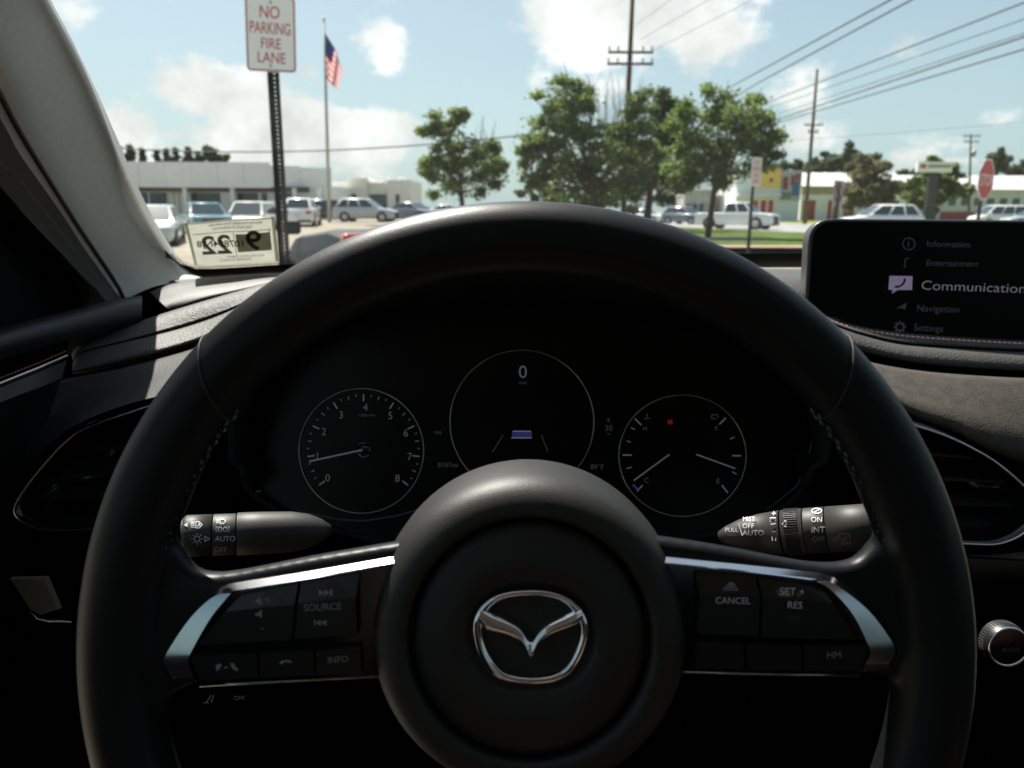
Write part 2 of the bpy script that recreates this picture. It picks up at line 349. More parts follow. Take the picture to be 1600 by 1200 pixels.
def cyc(P, seg):                                # torus lump helper for the rim
    return P
def build_wheel():
    W = WF; mb = MB(); Rm, rr = .1714, .0156
    segs, st = 160, 20
    V = []; Fc = []
    for i in range(segs):
        a = 2 * math.pi * i / segs
        lump = 1 + .10 * math.exp(-((math.degrees(a) - 22) / 10) ** 2) + .10 * math.exp(-((math.degrees(a) - 158) / 10) ** 2)
        er = W.U * math.cos(a) + W.V * math.sin(a)
        for j in range(st):
            b = 2 * math.pi * j / st
            V.append(W.O + er * (Rm + rr * math.cos(b) * (1 if math.cos(b) > 0 else lump)) + W.N * (rr * 1.04 * math.sin(b)))
    for i in range(segs):
        for j in range(st):
            i2, j2 = (i + 1) % segs, (j + 1) % st
            Fc.append((i * st + j, i2 * st + j, i2 * st + j2, i * st + j2))
    mb.add(V, Fc)
    def slab(P, n1, n0):
        q = resample([Vector((x, y, 0)) for x, y in P[:8]], 40); P = [(v.x, v.y) for v in q] + list(P[8:])
        a = W.poly(P, n1); b = [p - W.N * (n1 - n0) for p in a]; k = len(P)
        bm = bmesh.new(); va = [bm.verts.new(p) for p in a]; vb = [bm.verts.new(p) for p in b]
        bm.faces.new(va); bm.faces.new(list(reversed(vb)))
        for i in range(k): bm.faces.new((va[i], vb[i], vb[(i + 1) % k], va[(i + 1) % k]))
        bmesh.ops.recalc_face_normals(bm, faces=bm.faces)
        ed = [e for e in bm.edges if (e.verts[0] in va and e.verts[1] in va) or (e.verts[0] in vb and e.verts[1] in vb)]
        bmesh.ops.bevel(bm, geom=ed, offset=.0034, segments=4, affect='EDGES', profile=.5, clamp_overlap=True)
        bm.verts.index_update(); mb.add([v.co.copy() for v in bm.verts], [tuple(v.index for v in f.verts) for f in bm.faces]); bm.free()
    slab([(690, 838), (512, 868), (438, 882), (367, 896), (322, 900), (292, 890), (262, 850), (205, 850), (180, 1000), (205, 1112), (262, 1110), (256, 1092), (300, 1070), (690, 1054), (690, 900)], .002, -.0105)
    slab([(970, 832), (1119, 854), (1218, 873), (1289, 884), (1345, 878), (1376, 846), (1430, 850), (1480, 1000), (1462, 1115), (1416, 1104), (1400, 1062), (1350, 1054), (970, 1050), (970, 900)], .002, -.0105)
    rim = mb.build('rim', leather, wheel, True)
    m = rim.modifiers.new('fuse', 'REMESH'); m.mode = 'VOXEL'; m.voxel_size = .0011; m.use_smooth_shade = True
    m = rim.modifiers.new('soften', 'SMOOTH'); m.iterations = 70; m.factor = .5; rim.cycles.shadow_terminator_geometry_offset = .35; rim.cycles.shadow_terminator_offset = .1
    # seams where the leather sections meet, and the hand stitching on the inside of the rim
    def rim_pt(a, b, r=rr * 1.03):
        er = W.U * math.cos(a) + W.V * math.sin(a); return W.O + er * (Rm + r * math.cos(b)) + W.N * (r * 1.04 * math.sin(b))
    for a0 in (R_(41), R_(139)):
        pts = [rim_pt(a0 + (.06 * math.cos(b) if a0 < 1.5 else -.06 * math.cos(b)), b, rr * 1.005) for b in [2 * math.pi * k / 28 for k in range(28)]]
        MB().tube(pts, .0004, 6, True).build('seam', mat('seam_groove', (.012, .012, .013), .6), wheel, True)
    def stitches(name, a0, a1, n, m):
        sb = MB()
        for k in range(n):
            a = a0 + (a1 - a0) * (k + .5) / n; d = (a1 - a0) / n * .32
            b0 = math.pi * .97 if (k % 2) else math.pi * .93
            sb.tube([rim_pt(a - d, b0, rr * 1.0), rim_pt(a, b0, rr * 1.05), rim_pt(a + d, b0 + .03, rr * 1.0)], .0006, 5)
        tag(sb.build(name, m, wheel, True), kind='stuff')
    stitches('stitching', R_(14), R_(40), 22, mat('grey_thread', (.10, .10, .10), .8))
    stitches('stitching', R_(140), R_(166), 22, mat('grey_thread', (.10, .10, .10), .8))
    stitches('stitching', R_(-28), R_(-60), 24, palethread); stitches('stitching', R_(208), R_(240), 24, palethread)
    # hub: ring shoulder and airbag cover
    H = Frame(W.hit(828, 1003, .012), W.U, W.V)
    shoulder = [(.0494, -.012), (.0496, -.004), (.0504, -.0012), (.0525, .0002), (.0560, -.0004), (.0598, -.0021), (.0630, -.0050), (.0653, -.0090), (.0667, -.0145), (.0680, -.024), (.0689, -.038), (.0690, -.050), (.05, -.07)]
    MB().lathe(shoulder, H.O, H.U, H.V, H.N, 96).build('hub_shoulder', hubplas, wheel, True)
    cover = [(.0, .0), (.0245, -.0002), (.0262, -.0003), (.035, -.0008), (.0434, -.0020), (.0466, -.0034), (.0479, -.0055), (.0484, -.012)]
    # airbag cover with an oval dish for the emblem
    seg = 96; V = []; Fc = []
    E_ = Frame(W.hit(829, 997, .012), W.U, W.V); eo = E_.O - H.O; ex, ey = eo.dot(H.U), eo.dot(H.V)
    rings = []
    def dish(a, k):                            # superellipse around the emblem
        c, s = math.cos(a), math.sin(a); p = 2.35
        return (ex + k * .0263 * math.copysign(abs(c) ** (2 / p), c), ey + k * .0221 * math.copysign(abs(s) ** (2 / p), s))
    prof = [(.25, -.0042), (.80, -.0042), (.93, -.0036), (1.0, -.0010), (1.04, .0002)]
    for k, h in prof: rings.append([(*dish(2 * math.pi * i / seg, k), h) for i in range(seg)])
    for r, h in cover[3:]:
        rings.append([(r * math.cos(2 * math.pi * i / seg), r * math.sin(2 * math.pi * i / seg), h) for i in range(seg)])
    for rg in rings:
        for x, y, h in rg: V.append(H.O + H.U * x + H.V * y + H.N * h)
    for j in range(len(rings) - 1):
        for i in range(seg): Fc.append((j * seg + i, j * seg + (i + 1) % seg, (j + 1) * seg + (i + 1) % seg, (j + 1) * seg + i))
    Fc.append(tuple(reversed(range(seg))))
    cov = obj('airbag_cover', V, Fc, hubplas, wheel, True)
    # groove floor
    MB().lathe([(.0478, -.008), (.0502, -.008)], H.O, H.U, H.V, H.N, 64).build('groove', voidblk, wheel)
    # emblem: oval ring with spread wings
    emb = thing('emblem', None, None); emb.parent = wheel
    n0, n1 = -.0045, -.0002
    S = 5.454; ox, oy = 700, 880
    outer = [(705, 221), (860, 232), (1000, 275), (1100, 345), (1175, 440), (1207, 560), (1185, 690), (1140, 810), (1075, 915), (1000, 985), (880, 1032), (705, 1046), (540, 1030), (410, 985), (320, 910), (255, 790), (215, 650), (205, 520), (235, 420), (300, 335), (400, 270), (540, 233)]
    inner = [(705, 268), (850, 276), (965, 308), (1055, 372), (1118, 455), (1148, 560), (1130, 665), (1090, 770), (1035, 865), (965, 930), (860, 972), (705, 985), (560, 970), (455, 930), (385, 855), (325, 760), (285, 640), (272, 530), (295, 445), (350, 365), (440, 305), (560, 277)]
    oo = smooth_closed([Vector((ox + x / S, oy + y / S, 0)) for x, y in outer], 4); ii = smooth_closed([Vector((ox + (706 + (x - 706) * .955) / S, oy + (632 + (y - 632) * .955) / S, 0)) for x, y in inner], 4)
    k = len(oo); V = []; Fc = []
    lev = [(0, n0), (0, n1 - .0012), (.14, n1 - .0004), (.30, n1 + .0001), (.5, n1 + .0003), (.70, n1 + .0001), (.86, n1 - .0004), (1, n1 - .0012), (1, n0)]
    for t, h in lev:
        for a, b in zip(oo, ii): q = a.lerp(b, t); V.append(E_.hit(q.x, q.y, h))
    for j in range(len(lev) - 1):
        for i in range(k): Fc.append((j * k + i, j * k + (i + 1) % k, (j + 1) * k + (i + 1) % k, (j + 1) * k + i))
    eo_ = obj('emblem_ring', V, Fc, chrome, emb, True)
    up_ = [(278, 350), (345, 402), (430, 440), (520, 480), (600, 522), (645, 570), (680, 625), (705, 655), (730, 625), (765, 570), (810, 525), (880, 482), (960, 444), (1045, 402), (1125, 352)]
    lo_ = [(268, 500), (315, 556), (390, 585), (480, 604), (555, 630), (615, 668), (660, 722), (705, 805), (748, 722), (790, 665), (845, 624), (920, 588), (1010, 556), (1095, 520), (1150, 470)]
    A = resample([Vector((ox + x / S, oy + y / S, 0)) for x, y in up_], 61); B = resample([Vector((ox + x / S, oy + y / S, 0)) for x, y in lo_], 61)
    V = []; Fc = []; lev = [(0, n0), (0, n1 - .0016), (.34, n1 + .0006), (.44, n1 + .0009), (.70, n1 + .0014), (.97, n1 + .0017), (1, n0)]
    for t, h in lev:
        for a, b in zip(A, B): q = a.lerp(b, t); V.append(E_.hit(q.x, q.y, h))
    for j in range(len(lev) - 1):
        for i in range(60): Fc.append((j * 61 + i, j * 61 + i + 1, (j + 1) * 61 + i + 1, (j + 1) * 61 + i))
    obj('emblem_wings', V, Fc, chrome, emb, True)
    # spokes: panels, trims, buttons
    def panel(P, nm='switch_panel'):
        return prism(nm, W.poly(P, .0042), W.N * -.012, gloss, wheel, .0012, 2)
    pL = panel([(650, 874), (372, 922), (352, 932), (326, 966), (299, 1014), (294, 1034), (304, 1064), (314, 1072), (650, 1056)])
    pR = panel([(1005, 870), (1270, 905), (1300, 922), (1334, 961), (1358, 1006), (1361, 1022), (1352, 1044), (1345, 1056), (1005, 1050)])
    def trim(O, M, I, end):
        """bright bar: a top face (O to M) and a front face (M to I), with a chamfered foot"""
        n = 48; ro = resample([Vector((x, y, 0)) for x, y in O], n); rm = resample([Vector((x, y, 0)) for x, y in M], n); ri = resample([Vector((x, y, 0)) for x, y in I], n)
        rows = [[W.hit(p.x, p.y, .0000) for p in ro], [W.hit(p.x, p.y, .0024) for p in ro], [W.hit(p.x, p.y, .0056) for p in rm], [W.hit(p.x, p.y, .0058) for p in rm], [W.hit(p.x, p.y, .0058 + .0022 * min(1, (q - p).length / 40)) for p, q in zip(ri, rm)], [W.hit(p.x, p.y, .0030) for p in ri]]
        V = [v for r in rows for v in r]; Fc = []
        for j in range(5):
            for i in range(n - 1): Fc.append((j * n + i, j * n + i + 1, (j + 1) * n + i + 1, (j + 1) * n + i))
        t = obj('spoke_trim', V, Fc, satin, wheel, True); t.data.set_sharp_from_angle(angle=R_(28))
        obj('trim_foot', W.poly(end[:2], .0062) + W.poly(end[2:], .0035), [(0, 1, 2, 3)], satin, t)
    trim([(650, 864), (480, 893), (365, 911), (348, 917), (325, 931), (291, 967), (253, 1025), (255, 1043), (266, 1064)],
         [(650, 873), (480, 903), (367, 921), (350, 926), (328, 936), (294, 970), (257, 1027), (259, 1042), (269, 1060)],
         [(650, 875), (480, 905), (374, 922), (362, 926), (352, 937), (328, 967), (300, 1016), (294, 1034), (302, 1058)], [(269, 1060), (302, 1058), (304, 1066), (267, 1068)])
    trim([(1000, 865), (1160, 882), (1272, 894), (1292, 898), (1312, 908), (1360, 948), (1394, 993), (1403, 1021), (1392, 1040)],
         [(1000, 875), (1160, 891), (1270, 904), (1288, 907), (1308, 915), (1356, 953), (1390, 997), (1399, 1021), (1389, 1037)],
         [(1000, 877), (1160, 893), (1266, 906), (1279, 910), (1300, 923), (1332, 959), (1356, 1006), (1360, 1021), (1352, 1038)], [(1352, 1038), (1389, 1037), (1390, 1046), (1349, 1050)])
    # thin bottom line of the switch panels
    MB().tube(W.poly([(312, 1071), (440, 1064), (640, 1054)], .003), .0007, 6).build('panel_edge', dkchrome, wheel, True)
    MB().tube(W.poly([(1010, 1048), (1200, 1053), (1344, 1055)], .003), .0007, 6).build('panel_edge', dkchrome, wheel, True)
    def rocker(top, mid, low):
        """button of two facets meeting in a ridge: three rows of photo points, left to right"""
        nm = .0052 + min(.0040, .00026 * (mid[0][1] - top[0][1])); rows = [W.poly(top, .0035), W.poly(top, .0052), W.poly(mid, nm), [p + (q - p) * .04 for p, q in zip(W.poly(mid, nm), W.poly(low, nm - .0008))], W.poly(low, nm - .0008), W.poly(low, .0035)]
        n = len(top); V = [v for r in rows for v in r]; Fc = []
        for j in range(len(rows) - 1):
            for i in range(n - 1): Fc.append((j * n + i, j * n + i + 1, (j + 1) * n + i + 1, (j + 1) * n + i))
        for i in (0, n - 1): Fc.append(tuple(j * n + i for j in range(len(rows))))
        return obj('button', V, Fc, button, wheel, False)
    rockers = [
        rocker([(380, 927), (420, 920), (466, 911)], [(352, 956), (400, 950), (460, 945)], [(308, 1008), (380, 1004), (455, 999)]),
        rocker([(471, 910), (515, 903), (562, 895)], [(465, 943), (505, 938), (555, 935)], [(460, 998), (505, 995), (558, 991)]),
        rocker([(1085, 893), (1130, 895), (1178, 899)], [(1094, 927), (1140, 929), (1187, 931)], [(1088, 990), (1135, 992), (1185, 994)]),
        rocker([(1184, 900), (1230, 906), (1284, 918)], [(1192, 933), (1240, 937), (1300, 941)], [(1190, 995), (1250, 997), (1338, 999)])]
    low = []
    for P in [[(300, 1018, 401, 1014), (297, 1027, 401, 1022), (312, 1064, 404, 1059)], [(405, 1014, 489, 1010), (405, 1022, 489, 1018), (407, 1059, 491, 1055)], [(493, 1010, 563, 1004), (493, 1018, 563, 1012), (494, 1055, 565, 1051)],
              [(1089, 993, 1162, 999), (1089, 1003, 1162, 1008), (1086, 1044, 1164, 1046)], [(1166, 999, 1252, 1002), (1166, 1008, 1252, 1009), (1168, 1046, 1252, 1048)], [(1256, 1000, 1352, 1002), (1256, 1009, 1357, 1010), (1256, 1048, 1346, 1049)]]:
        rows = [[P[0][:2], P[0][2:]], [P[1][:2], P[1][2:]], [P[2][:2], P[2][2:]]]
        low.append(rocker(rows[0], rows[1], rows[2]))
    L1, L2, R1, R2 = rockers
    # legends
    def t(b, s, x, y, h, m=greypr, rot=0.0, n=.0096): return text('legend', s, W, x, y, h, m, b, n, rot)
    t(L1, '+', 417, 937, 11, greypr, R_(6), .0090); t(L2, 'SOURCE', 504, 949, 11, greypr, R_(3), .0096); t(L2, 'INFO'[:0] or ' ', 500, 970, 8)
    t(R1, 'CANCEL', 1145, 939, 10, whitepr, R_(-1)); t(R2, 'SET +', 1238, 925, 11.5, whitepr, R_(-2), .0096); t(R2, 'RES', 1242, 946, 11, whitepr, R_(-2))
    t(low[2], 'INFO', 528, 1031, 10, greypr, R_(4), .0078); t(low[5], 'HM', 1303, 1024, 11, greypr, 0, .0078)
    t(R2, 'SET', 1242, 968, 9, mat('faint_print', (.05, .05, .055), .6), R_(-2), .0096)  # this legend gets a darker print colour
    t(R1, '-', 1150, 966, 12, mat('faint_print', (.05, .05, .055), .6), 0, .0096); t(L1, '-', 410, 981, 12, greypr, 0, .0096)
    def tri(b, pts, m, n=.0096):
        mb = MB()
        for P in pts: mb.add(W.poly(P, n), [tuple(range(len(P)))])
        mb.build('symbol', m, b)
    tri(L1, [[(398, 939), (403, 936), (407, 933), (407, 945), (403, 942)]], greypr, .0090)
    tri(L1, [[(399, 958), (403, 958), (409, 952), (409, 966), (403, 962), (399, 962)]], greypr)
    tri(L2, [[(498, 921), (507, 926), (498, 931)], [(507, 921), (516, 926), (507, 931)], [(516, 921), (519, 921), (519, 931), (516, 931)]], greypr, .0085)
    tri(L2, [[(510, 968), (501, 973), (510, 978)], [(501, 968), (493, 973), (501, 978)], [(491, 968), (493, 968), (493, 978), (491, 978)]], greypr, .0096)
    tri(R1, [[(1134, 916), (1139, 910), (1146, 910), (1150, 916)], [(1131, 917.5), (1152, 917.5), (1153, 919.5), (1130, 919.5)], [(1130, 921), (1153, 921), (1154, 923), (1129, 923)]], greypr, .0085)
    tri(low[0], [[(337, 1040), (343, 1036), (347, 1040), (342, 1046), (338, 1049)], [(360, 1036), (365, 1036), (368, 1042), (373, 1045), (370, 1049), (362, 1044)], [(350, 1043), (356, 1041), (356, 1043), (350, 1045)]], greypr, .0078)
    tri(low[1], [[(436, 1037), (440, 1032), (452, 1031), (457, 1035), (452, 1036), (449, 1034), (443, 1035), (441, 1038)]], greypr, .0078)
build_wheel()

# ---- column shroud and the two stalks
def stalk(nm, label, p0, p1, secs, prints):
    a, b = at(*p0), at(*p1); ax = (b - a); Ln = ax.length; ax.normalize()
    upv = Vector((0, .25, 1)); V = (upv - ax * ax.dot(upv)).normalized(); U = V.cross(ax)
    root = thing(nm, label, 'stalk', a.lerp(b, .5))
    for name, prof, m in secs:
        MB().lathe([(r, h * Ln) for h, r in prof], a, U, V, ax, 40, True, True).build(name, m, root, True)
    return root, a, ax, Ln
stk = mat('stalk_dark_plastic', (.030, .029, .027), rough=.52, bump=.15, bscale=1800, spec=.35)
rL = .0118
lst, a, ax, Ln = stalk('turn_signal_stalk', 'dark stalk behind the left spoke printed with lamp symbols, AUTO and OFF', (284, 838, .405), (524, 828, .43), [
    ('end_switch', [(0, .0095), (.012, .0108), (.03, rL), (.188, rL)], stk),
    ('ring_switch', [(.196, rL * .985), (.200, rL), (.335, rL), (.34, rL * .985)], stk),
    ('gap', [(.18, .0105), (.36, .0105)], voidblk),
    ('lever', [(.345, rL * 1.0), (.352, rL * 1.04), (.5, rL * 1.04), (.7, rL * 1.0), (.82, rL * .85), (.90, rL * .6), (.97, rL * .25)], stk)], None)
rR = .0128
rst, a2, ax2, Ln2 = stalk('wiper_stalk', 'dark wiper stalk behind the right spoke with a knurled ring and INT print', (1366, 823, .395), (1116, 838, .43), [
    ('end_switch', [(0, .0112), (.008, .0122), (.02, rR), (.272, rR)], stk),
    ('rear_wiper_ring', [(.280, rR * .99), (.283, rR), (.402, rR), (.405, rR * .99)], stk),
    ('gap', [(.26, .0112), (.57, .0108)], voidblk),
    ('thumb_wheel', [(.412, rR), (.545, rR * .98)], stk),
    ('lever', [(.556, rR * .98), (.70, rR * .88), (.82, rR * .70), (.92, rR * .42), (.97, rR * .2)], stk)], None)
def knurl():
    mb = MB(); V = (Vector((0, .25, 1)) - ax2 * ax2.dot(Vector((0, .25, 1)))).normalized(); U = V.cross(ax2)
    for i in range(5):
        h = (.415 + .016 * i) * Ln2
        for k in range(56):
            an = 2 * math.pi * k / 56; er = U * math.cos(an) + V * math.sin(an); et = V * math.cos(an) - U * math.sin(an)
            c = a2 + ax2 * (h + .003) + er * (rR * .99); w = .00042; d = .00055
            mb.add([c - et * w - ax2 * .0011, c + et * w - ax2 * .0011, c + et * w + ax2 * .0011, c - et * w + ax2 * .0011,
                    c - et * w * .6 - ax2 * .0009 + er * d, c + et * w * .6 - ax2 * .0009 + er * d, c + et * w * .6 + ax2 * .0009 + er * d, c - et * w * .6 + ax2 * .0009 + er * d],
                   [(4, 5, 6, 7), (0, 1, 5, 4), (1, 2, 6, 5), (2, 3, 7, 6), (3, 0, 4, 7)])
    tag(mb.build('knurling', stk, rst), kind='stuff')
knurl()
def wrap_text(s, root, a, ax, r, px, py, h, m=whitepr, sx=1.0, marks=None):
    """print following the round stalk: the flat lettering is projected from the photo pixel onto the cylinder"""
    t0 = CAM; d = ray(px, py); 
    def onto(qx, qy):
        d = ray(qx, qy).normalized(); w = CAM - a; dp = d - ax * d.dot(ax); wp = w - ax * w.dot(ax)
        A = dp.dot(dp); B = 2 * dp.dot(wp); C = wp.dot(wp) - r * r; D = B * B - 4 * A * C
        if D < 0: D = 0
        return CAM + d * ((-B - math.sqrt(D)) / (2 * A))
    mb = MB()
    if marks:
        for P in marks:
            if len(P) == 4 and not isinstance(P[0], tuple):
                x0, y0, x1, y1 = P; L = math.hypot(x1 - x0, y1 - y0); nx, ny = -(y1 - y0) / L * h / 2, (x1 - x0) / L * h / 2
                P = [(x0 + nx, y0 + ny), (x1 + nx, y1 + ny), (x1 - nx, y1 - ny), (x0 - nx, y0 - ny)]
            mb.add([onto(*q) for q in P], [tuple(range(len(P)))])
        mb.build('symbol', m, root); return
    cu = bpy.data.curves.new('t', 'FONT'); cu.body = s; cu.align_x = 'CENTER'; cu.align_y = 'CENTER'; cu.size = h / .70; cu.resolution_u = 3
    t = bpy.data.objects.new('t', cu); me = bpy.data.meshes.new_from_object(t); bpy.data.objects.remove(t)
    V = [onto(px + v.co.x * sx, py - v.co.y) for v in me.vertices]; Fc = [tuple(p.vertices) for p in me.polygons]
    obj('legend', V, Fc, m, root)
cl = lambda s, x, y, h, m=whitepr, **k: wrap_text(s, lst, a, ax, rL + .0004, x, y, h, m, **k)
cr = lambda s, x, y, h, m=whitepr, **k: wrap_text(s, rst, a2, ax2, rR + .0004, x, y, h, m, **k)
cl('AUTO', 352, 842, 8); cl('OFF', 345, 859, 8, greypr)
def circ(x, y, r, n=10, r2=None): return [(x + r * math.cos(2 * math.pi * i / n), y + (r2 or r) * math.sin(2 * math.pi * i / n), x + r * math.cos(2 * math.pi * (i + 1) / n), y + (r2 or r) * math.sin(2 * math.pi * (i + 1) / n)) for i in range(n)]
cl(None, 0, 0, 1.2, marks=[[(287, 820), (293, 816.5), (293, 823.5)]] + [(298, 816 + 2.6 * k, 304, 816 + 2.6 * k) for k in range(4)] + [(306, 815, 306, 825), (306, 815, 311, 815), (306, 825, 311, 825), (311, 815, 316, 820), (316, 820, 311, 825), (309, 823, 311, 817), (311, 817, 313, 823)])
cl(None, 0, 0, 1.2, marks=circ(308, 842, 4.5) + [(308 + 6.5 * math.cos(k * math.pi / 4), 842 + 6.5 * math.sin(k * math.pi / 4), 308 + 9 * math.cos(k * math.pi / 4), 842 + 9 * math.sin(k * math.pi / 4)) for k in range(8)] + [(320, 838, 327, 842), (327, 842, 320, 846), (320, 846, 320, 838)])
cl(None, 0, 0, 1.1, marks=[(338, 812 + 2.4 * k, 342, 812 + 2.4 * k) for k in range(3)] + [(344, 811, 344, 818), (344, 811, 349, 811), (344, 818, 349, 818), (349, 811, 353, 814.5), (353, 814.5, 349, 818)])
cl(None, 0, 0, 1.1, marks=circ(344, 827, 3, 8, 4) + circ(352, 827, 3, 8, 4) + [(337, 823, 340, 824), (336, 827, 339, 827), (337, 831, 340, 830), (359, 823, 356, 824), (360, 827, 357, 827), (359, 831, 356, 830)])
cl(None, 0, 0, 1.3, marks=[(386, 822, 391, 817), (391, 817, 391, 820), (391, 820, 397, 820), (397, 820, 397, 824), (397, 824, 391, 824), (391, 824, 391, 827), (391, 827, 386, 822),
                           (413, 822, 408, 817), (408, 817, 408, 820), (408, 820, 402, 820), (402, 820, 402, 824), (402, 824, 408, 824), (408, 824, 408, 827), (408, 827, 413, 822)], m=mat('white_print_bright', (.85, .85, .83), .5))
cr('MIST', 1170, 811, 6.5); cr('OFF', 1169, 822, 7.5); cr('AUTO', 1177, 833, 8.5); cr('PULL', 1143, 828, 6.5)
cr('ON', 1276, 812, 8); cr('INT', 1278, 828, 9.5); cr('OFF', 1279, 843, 8, greypr); cr('REAR', 1322, 849, 5, greypr)
cr(None, 0, 0, 1.2, marks=circ(1276, 798, 8, 10, 4) + [(1272, 800, 1280, 796), (1206, 802, 1212, 802), (1209, 799, 1209, 805), (1203, 809, 1212, 809), (1203, 809, 1207, 845), (1212, 809, 1212, 845), (1204, 819, 1212, 818), (1206, 831, 1212, 830), (1154, 818, 1160, 837), (1222, 818, 1228, 812), (1228, 812, 1228, 824), (1228, 824, 1222, 818)])
cr(None, 0, 0, 1.0, marks=[(1301, 842, 1307, 838), (1307, 838, 1307, 846), (1307, 846, 1301, 842), (1311, 834, 1327, 834), (1327, 834, 1328, 843), (1311, 834, 1310, 842), (1310, 842, 1318, 842), (1318, 846, 1323, 838), (1136, 836, 1150, 837)], m=greypr)

# ---- instrument cluster
ct = R_(17)
CF = Frame(at(818, 690, .60), (1, 0, 0), (0, math.sin(ct), math.cos(ct)))
clu = thing('instrument_cluster', 'dark instrument cluster with three round gauges under a black hood', 'instrument cluster', CF.O)
def cluster():
    C = CF
    face_px = [(392, 760), (386, 700), (392, 640), (420, 575), (480, 520), (570, 490), (700, 470), (820, 462), (950, 470), (1080, 490), (1170, 520), (1232, 575), (1262, 640), (1268, 700), (1250, 760), (1200, 800), (1120, 826), (1000, 850), (820, 880), (640, 850), (540, 826), (450, 800)]
    fp = smooth_closed([Vector((x, y, 0)) for x, y in face_px], 4)
    face = C.poly([(p.x, p.y) for p in fp])
    obj('face', face, [tuple(range(len(face) - 1, -1, -1))], mat('display_glass_black', (.002, .002, .002), rough=.25, spec=.15), clu)
    # hood: tunnel of black plastic from the face to its lip, and its outer skin
    cx, cy = 825, 690
    lip = []; 
    for p in fp:
        k = 1.13 if p.y < 720 else 1.02
        lip.append((cx + (p.x - cx) * (1.045 if p.y < 720 else 1.0), cy + (p.y - cy) * k))
    V = []; Fc = []; n = len(fp)
    lipP = [at(x, y, .555 if y < 760 else .575) for x, y in lip]
    out1 = [q + (q - C.O).normalized() * .004 + Vector((0, -.003, 0)) for q in lipP]
    out2 = [C.O + (q - C.O) * 1.0 + Vector((0, .16, -.004)) + (q - C.O).normalized() * .015 for q in lipP]
    for r in (face, [a.lerp(b, .5) for a, b in zip(face, lipP)], lipP, out1, out2): V += r
    for j in range(4):
        for i in range(n): Fc.append((j * n + i, j * n + (i + 1) % n, (j + 1) * n + (i + 1) % n, (j + 1) * n + i))
    obj('hood', V, Fc, mat('hood_black', (.008, .008, .009), rough=.75, bump=.3, bscale=900, spec=.2), clu, True)
    # lower lens edge
    MB().tube([at(*p) for p in [(448, 789, .585), (480, 802, .583), (530, 812, .58), (570, 814, .58), (620, 806, .58), (660, 795, .58)]], .0009, 6).build('lens_edge', mat('lens_edge', (.05, .06, .07), rough=.3), clu, True)
    MB().tube([at(*p) for p in [(1268, 690, .585), (1262, 725, .585), (1245, 760, .585), (1205, 792, .585), (1150, 812, .585)]], .0007, 6).build('lens_edge', mat('lens_edge', (.05, .06, .07), rough=.3), clu, True)
    def gauge(cx, cy, rpx, rx=None):
        g = thing('gauge', None, None); g.parent = clu
        pts = [C.hit(cx + (rx or rpx) * math.cos(2 * math.pi * i / 72), cy + rpx * math.sin(2 * math.pi * i / 72), .0015) for i in range(72)]
        MB().tube(pts, .0006, 6, True).build('bezel_ring', ringmat, g, True)
        return g
    g = gauge(564.5, 704.5, 97.5); tag(g, 'tachometer with numerals 0 to 8')
    nums = [(512, 747, '0'), (496, 713, '1'), (506, 675, '2'), (533, 649, '3'), (571, 637, '4'), (610, 650, '5'), (634, 677, '6'), (640, 714, '7'), (621, 748, '8')]
    for x, y, s in nums: text('numeral', s, C, x, y, 11.5, glow_w, g, .002, bold=-.012)
    tick = []; small = []
    for k in range(33):
        a = R_(-218 + 256 * k / 32) ; cx, cy = 568, 704
        r1 = 88; r0 = 77 if k % 4 == 0 else (82 if k % 2 == 0 else 85)
        (tick if k % 4 == 0 else small).append((cx + r0 * math.cos(a), cy + r0 * math.sin(a), cx + r1 * math.cos(a), cy + r1 * math.sin(a)))
    quad_strokes(C, tick, 2.0, .002).build('dial_ticks', glow_w, g); quad_strokes(C, small, 1.2, .002).build('dial_ticks', mat('display_mid', (.01, .01, .01), .4, emit=(.7, .75, .85), estr=.025), g)
    text('legend', 'x1000r/min', C, 573, 649, 4, glow_d, g, .002)
    quad_strokes(C, [(566, 703, 483, 721)], 2.6, .004).build('needle', glow_w, g)
    MB().lathe([(.0065, .0), (.006, .002), (.0, .0022)], C.hit(568, 704), C.U, C.V, C.N, 24).build('needle_hub', gloss, g, True)
    quad_strokes(C, circ(568, 703, 11, 16)[2:7] + circ(568, 703, 11, 16)[10:13], 1.0, .003).build('hub_glint', glow_d, g)
    g = gauge(815.5, 659.5, 112.5); tag(g, 'central display dial reading 0 mph')
    text('numeral', '0', C, 817, 582, 20, glow_w, g, .002, bold=0); text('legend', 'mph', C, 817, 598, 5, glow_d, g, .002); text('legend', 'D', C, 816, 724, 12, glow_w, g, .002)
    quad_strokes(C, [(801, 674, 830, 674), (799, 684, 831, 684)], 2, .002).build('lane_display', mat('display_lane', (.01, .01, .01), .4, emit=(.55, .6, .9), estr=.05), g)
    quad_strokes(C, [(800, 679, 831, 679)], 7, .0018).build('lane_display', glow_b, g); quad_strokes(C, [(786, 680, 770, 706), (846, 680, 856, 706)], 1.2, .002).build('lane_lines', glow_d, g)
    g = gauge(1066.5, 712, 95, 99.5); tag(g, 'gauge pair for coolant heat and fuel')
    T = [(992, 654, 1002, 664), (973, 711, 987, 711), (995, 768, 1004, 758), (1134, 653, 1124, 663), (1144, 712, 1158, 712), (1128, 758, 1137, 770)]
    quad_strokes(C, T, 2.2, .002).build('dial_ticks', glow_w, g)
    quad_strokes(C, [(986, 668, 992, 671), (979, 689, 986, 691), (979, 732, 987, 730), (1141, 686, 1148, 683), (1144, 737, 1151, 741)], 1.6, .002).build('dial_ticks', mat('display_mid', (.01, .01, .01), .4), g)
    quad_strokes(C, [(1046, 710, 990, 751), (1088, 710, 1149, 732)], 2.2, .004).build('needle', glow_w, g)
    quad_strokes(C, [(989, 757, 997, 766)], 3.5, .0022).build('cold_mark', glow_b, g)
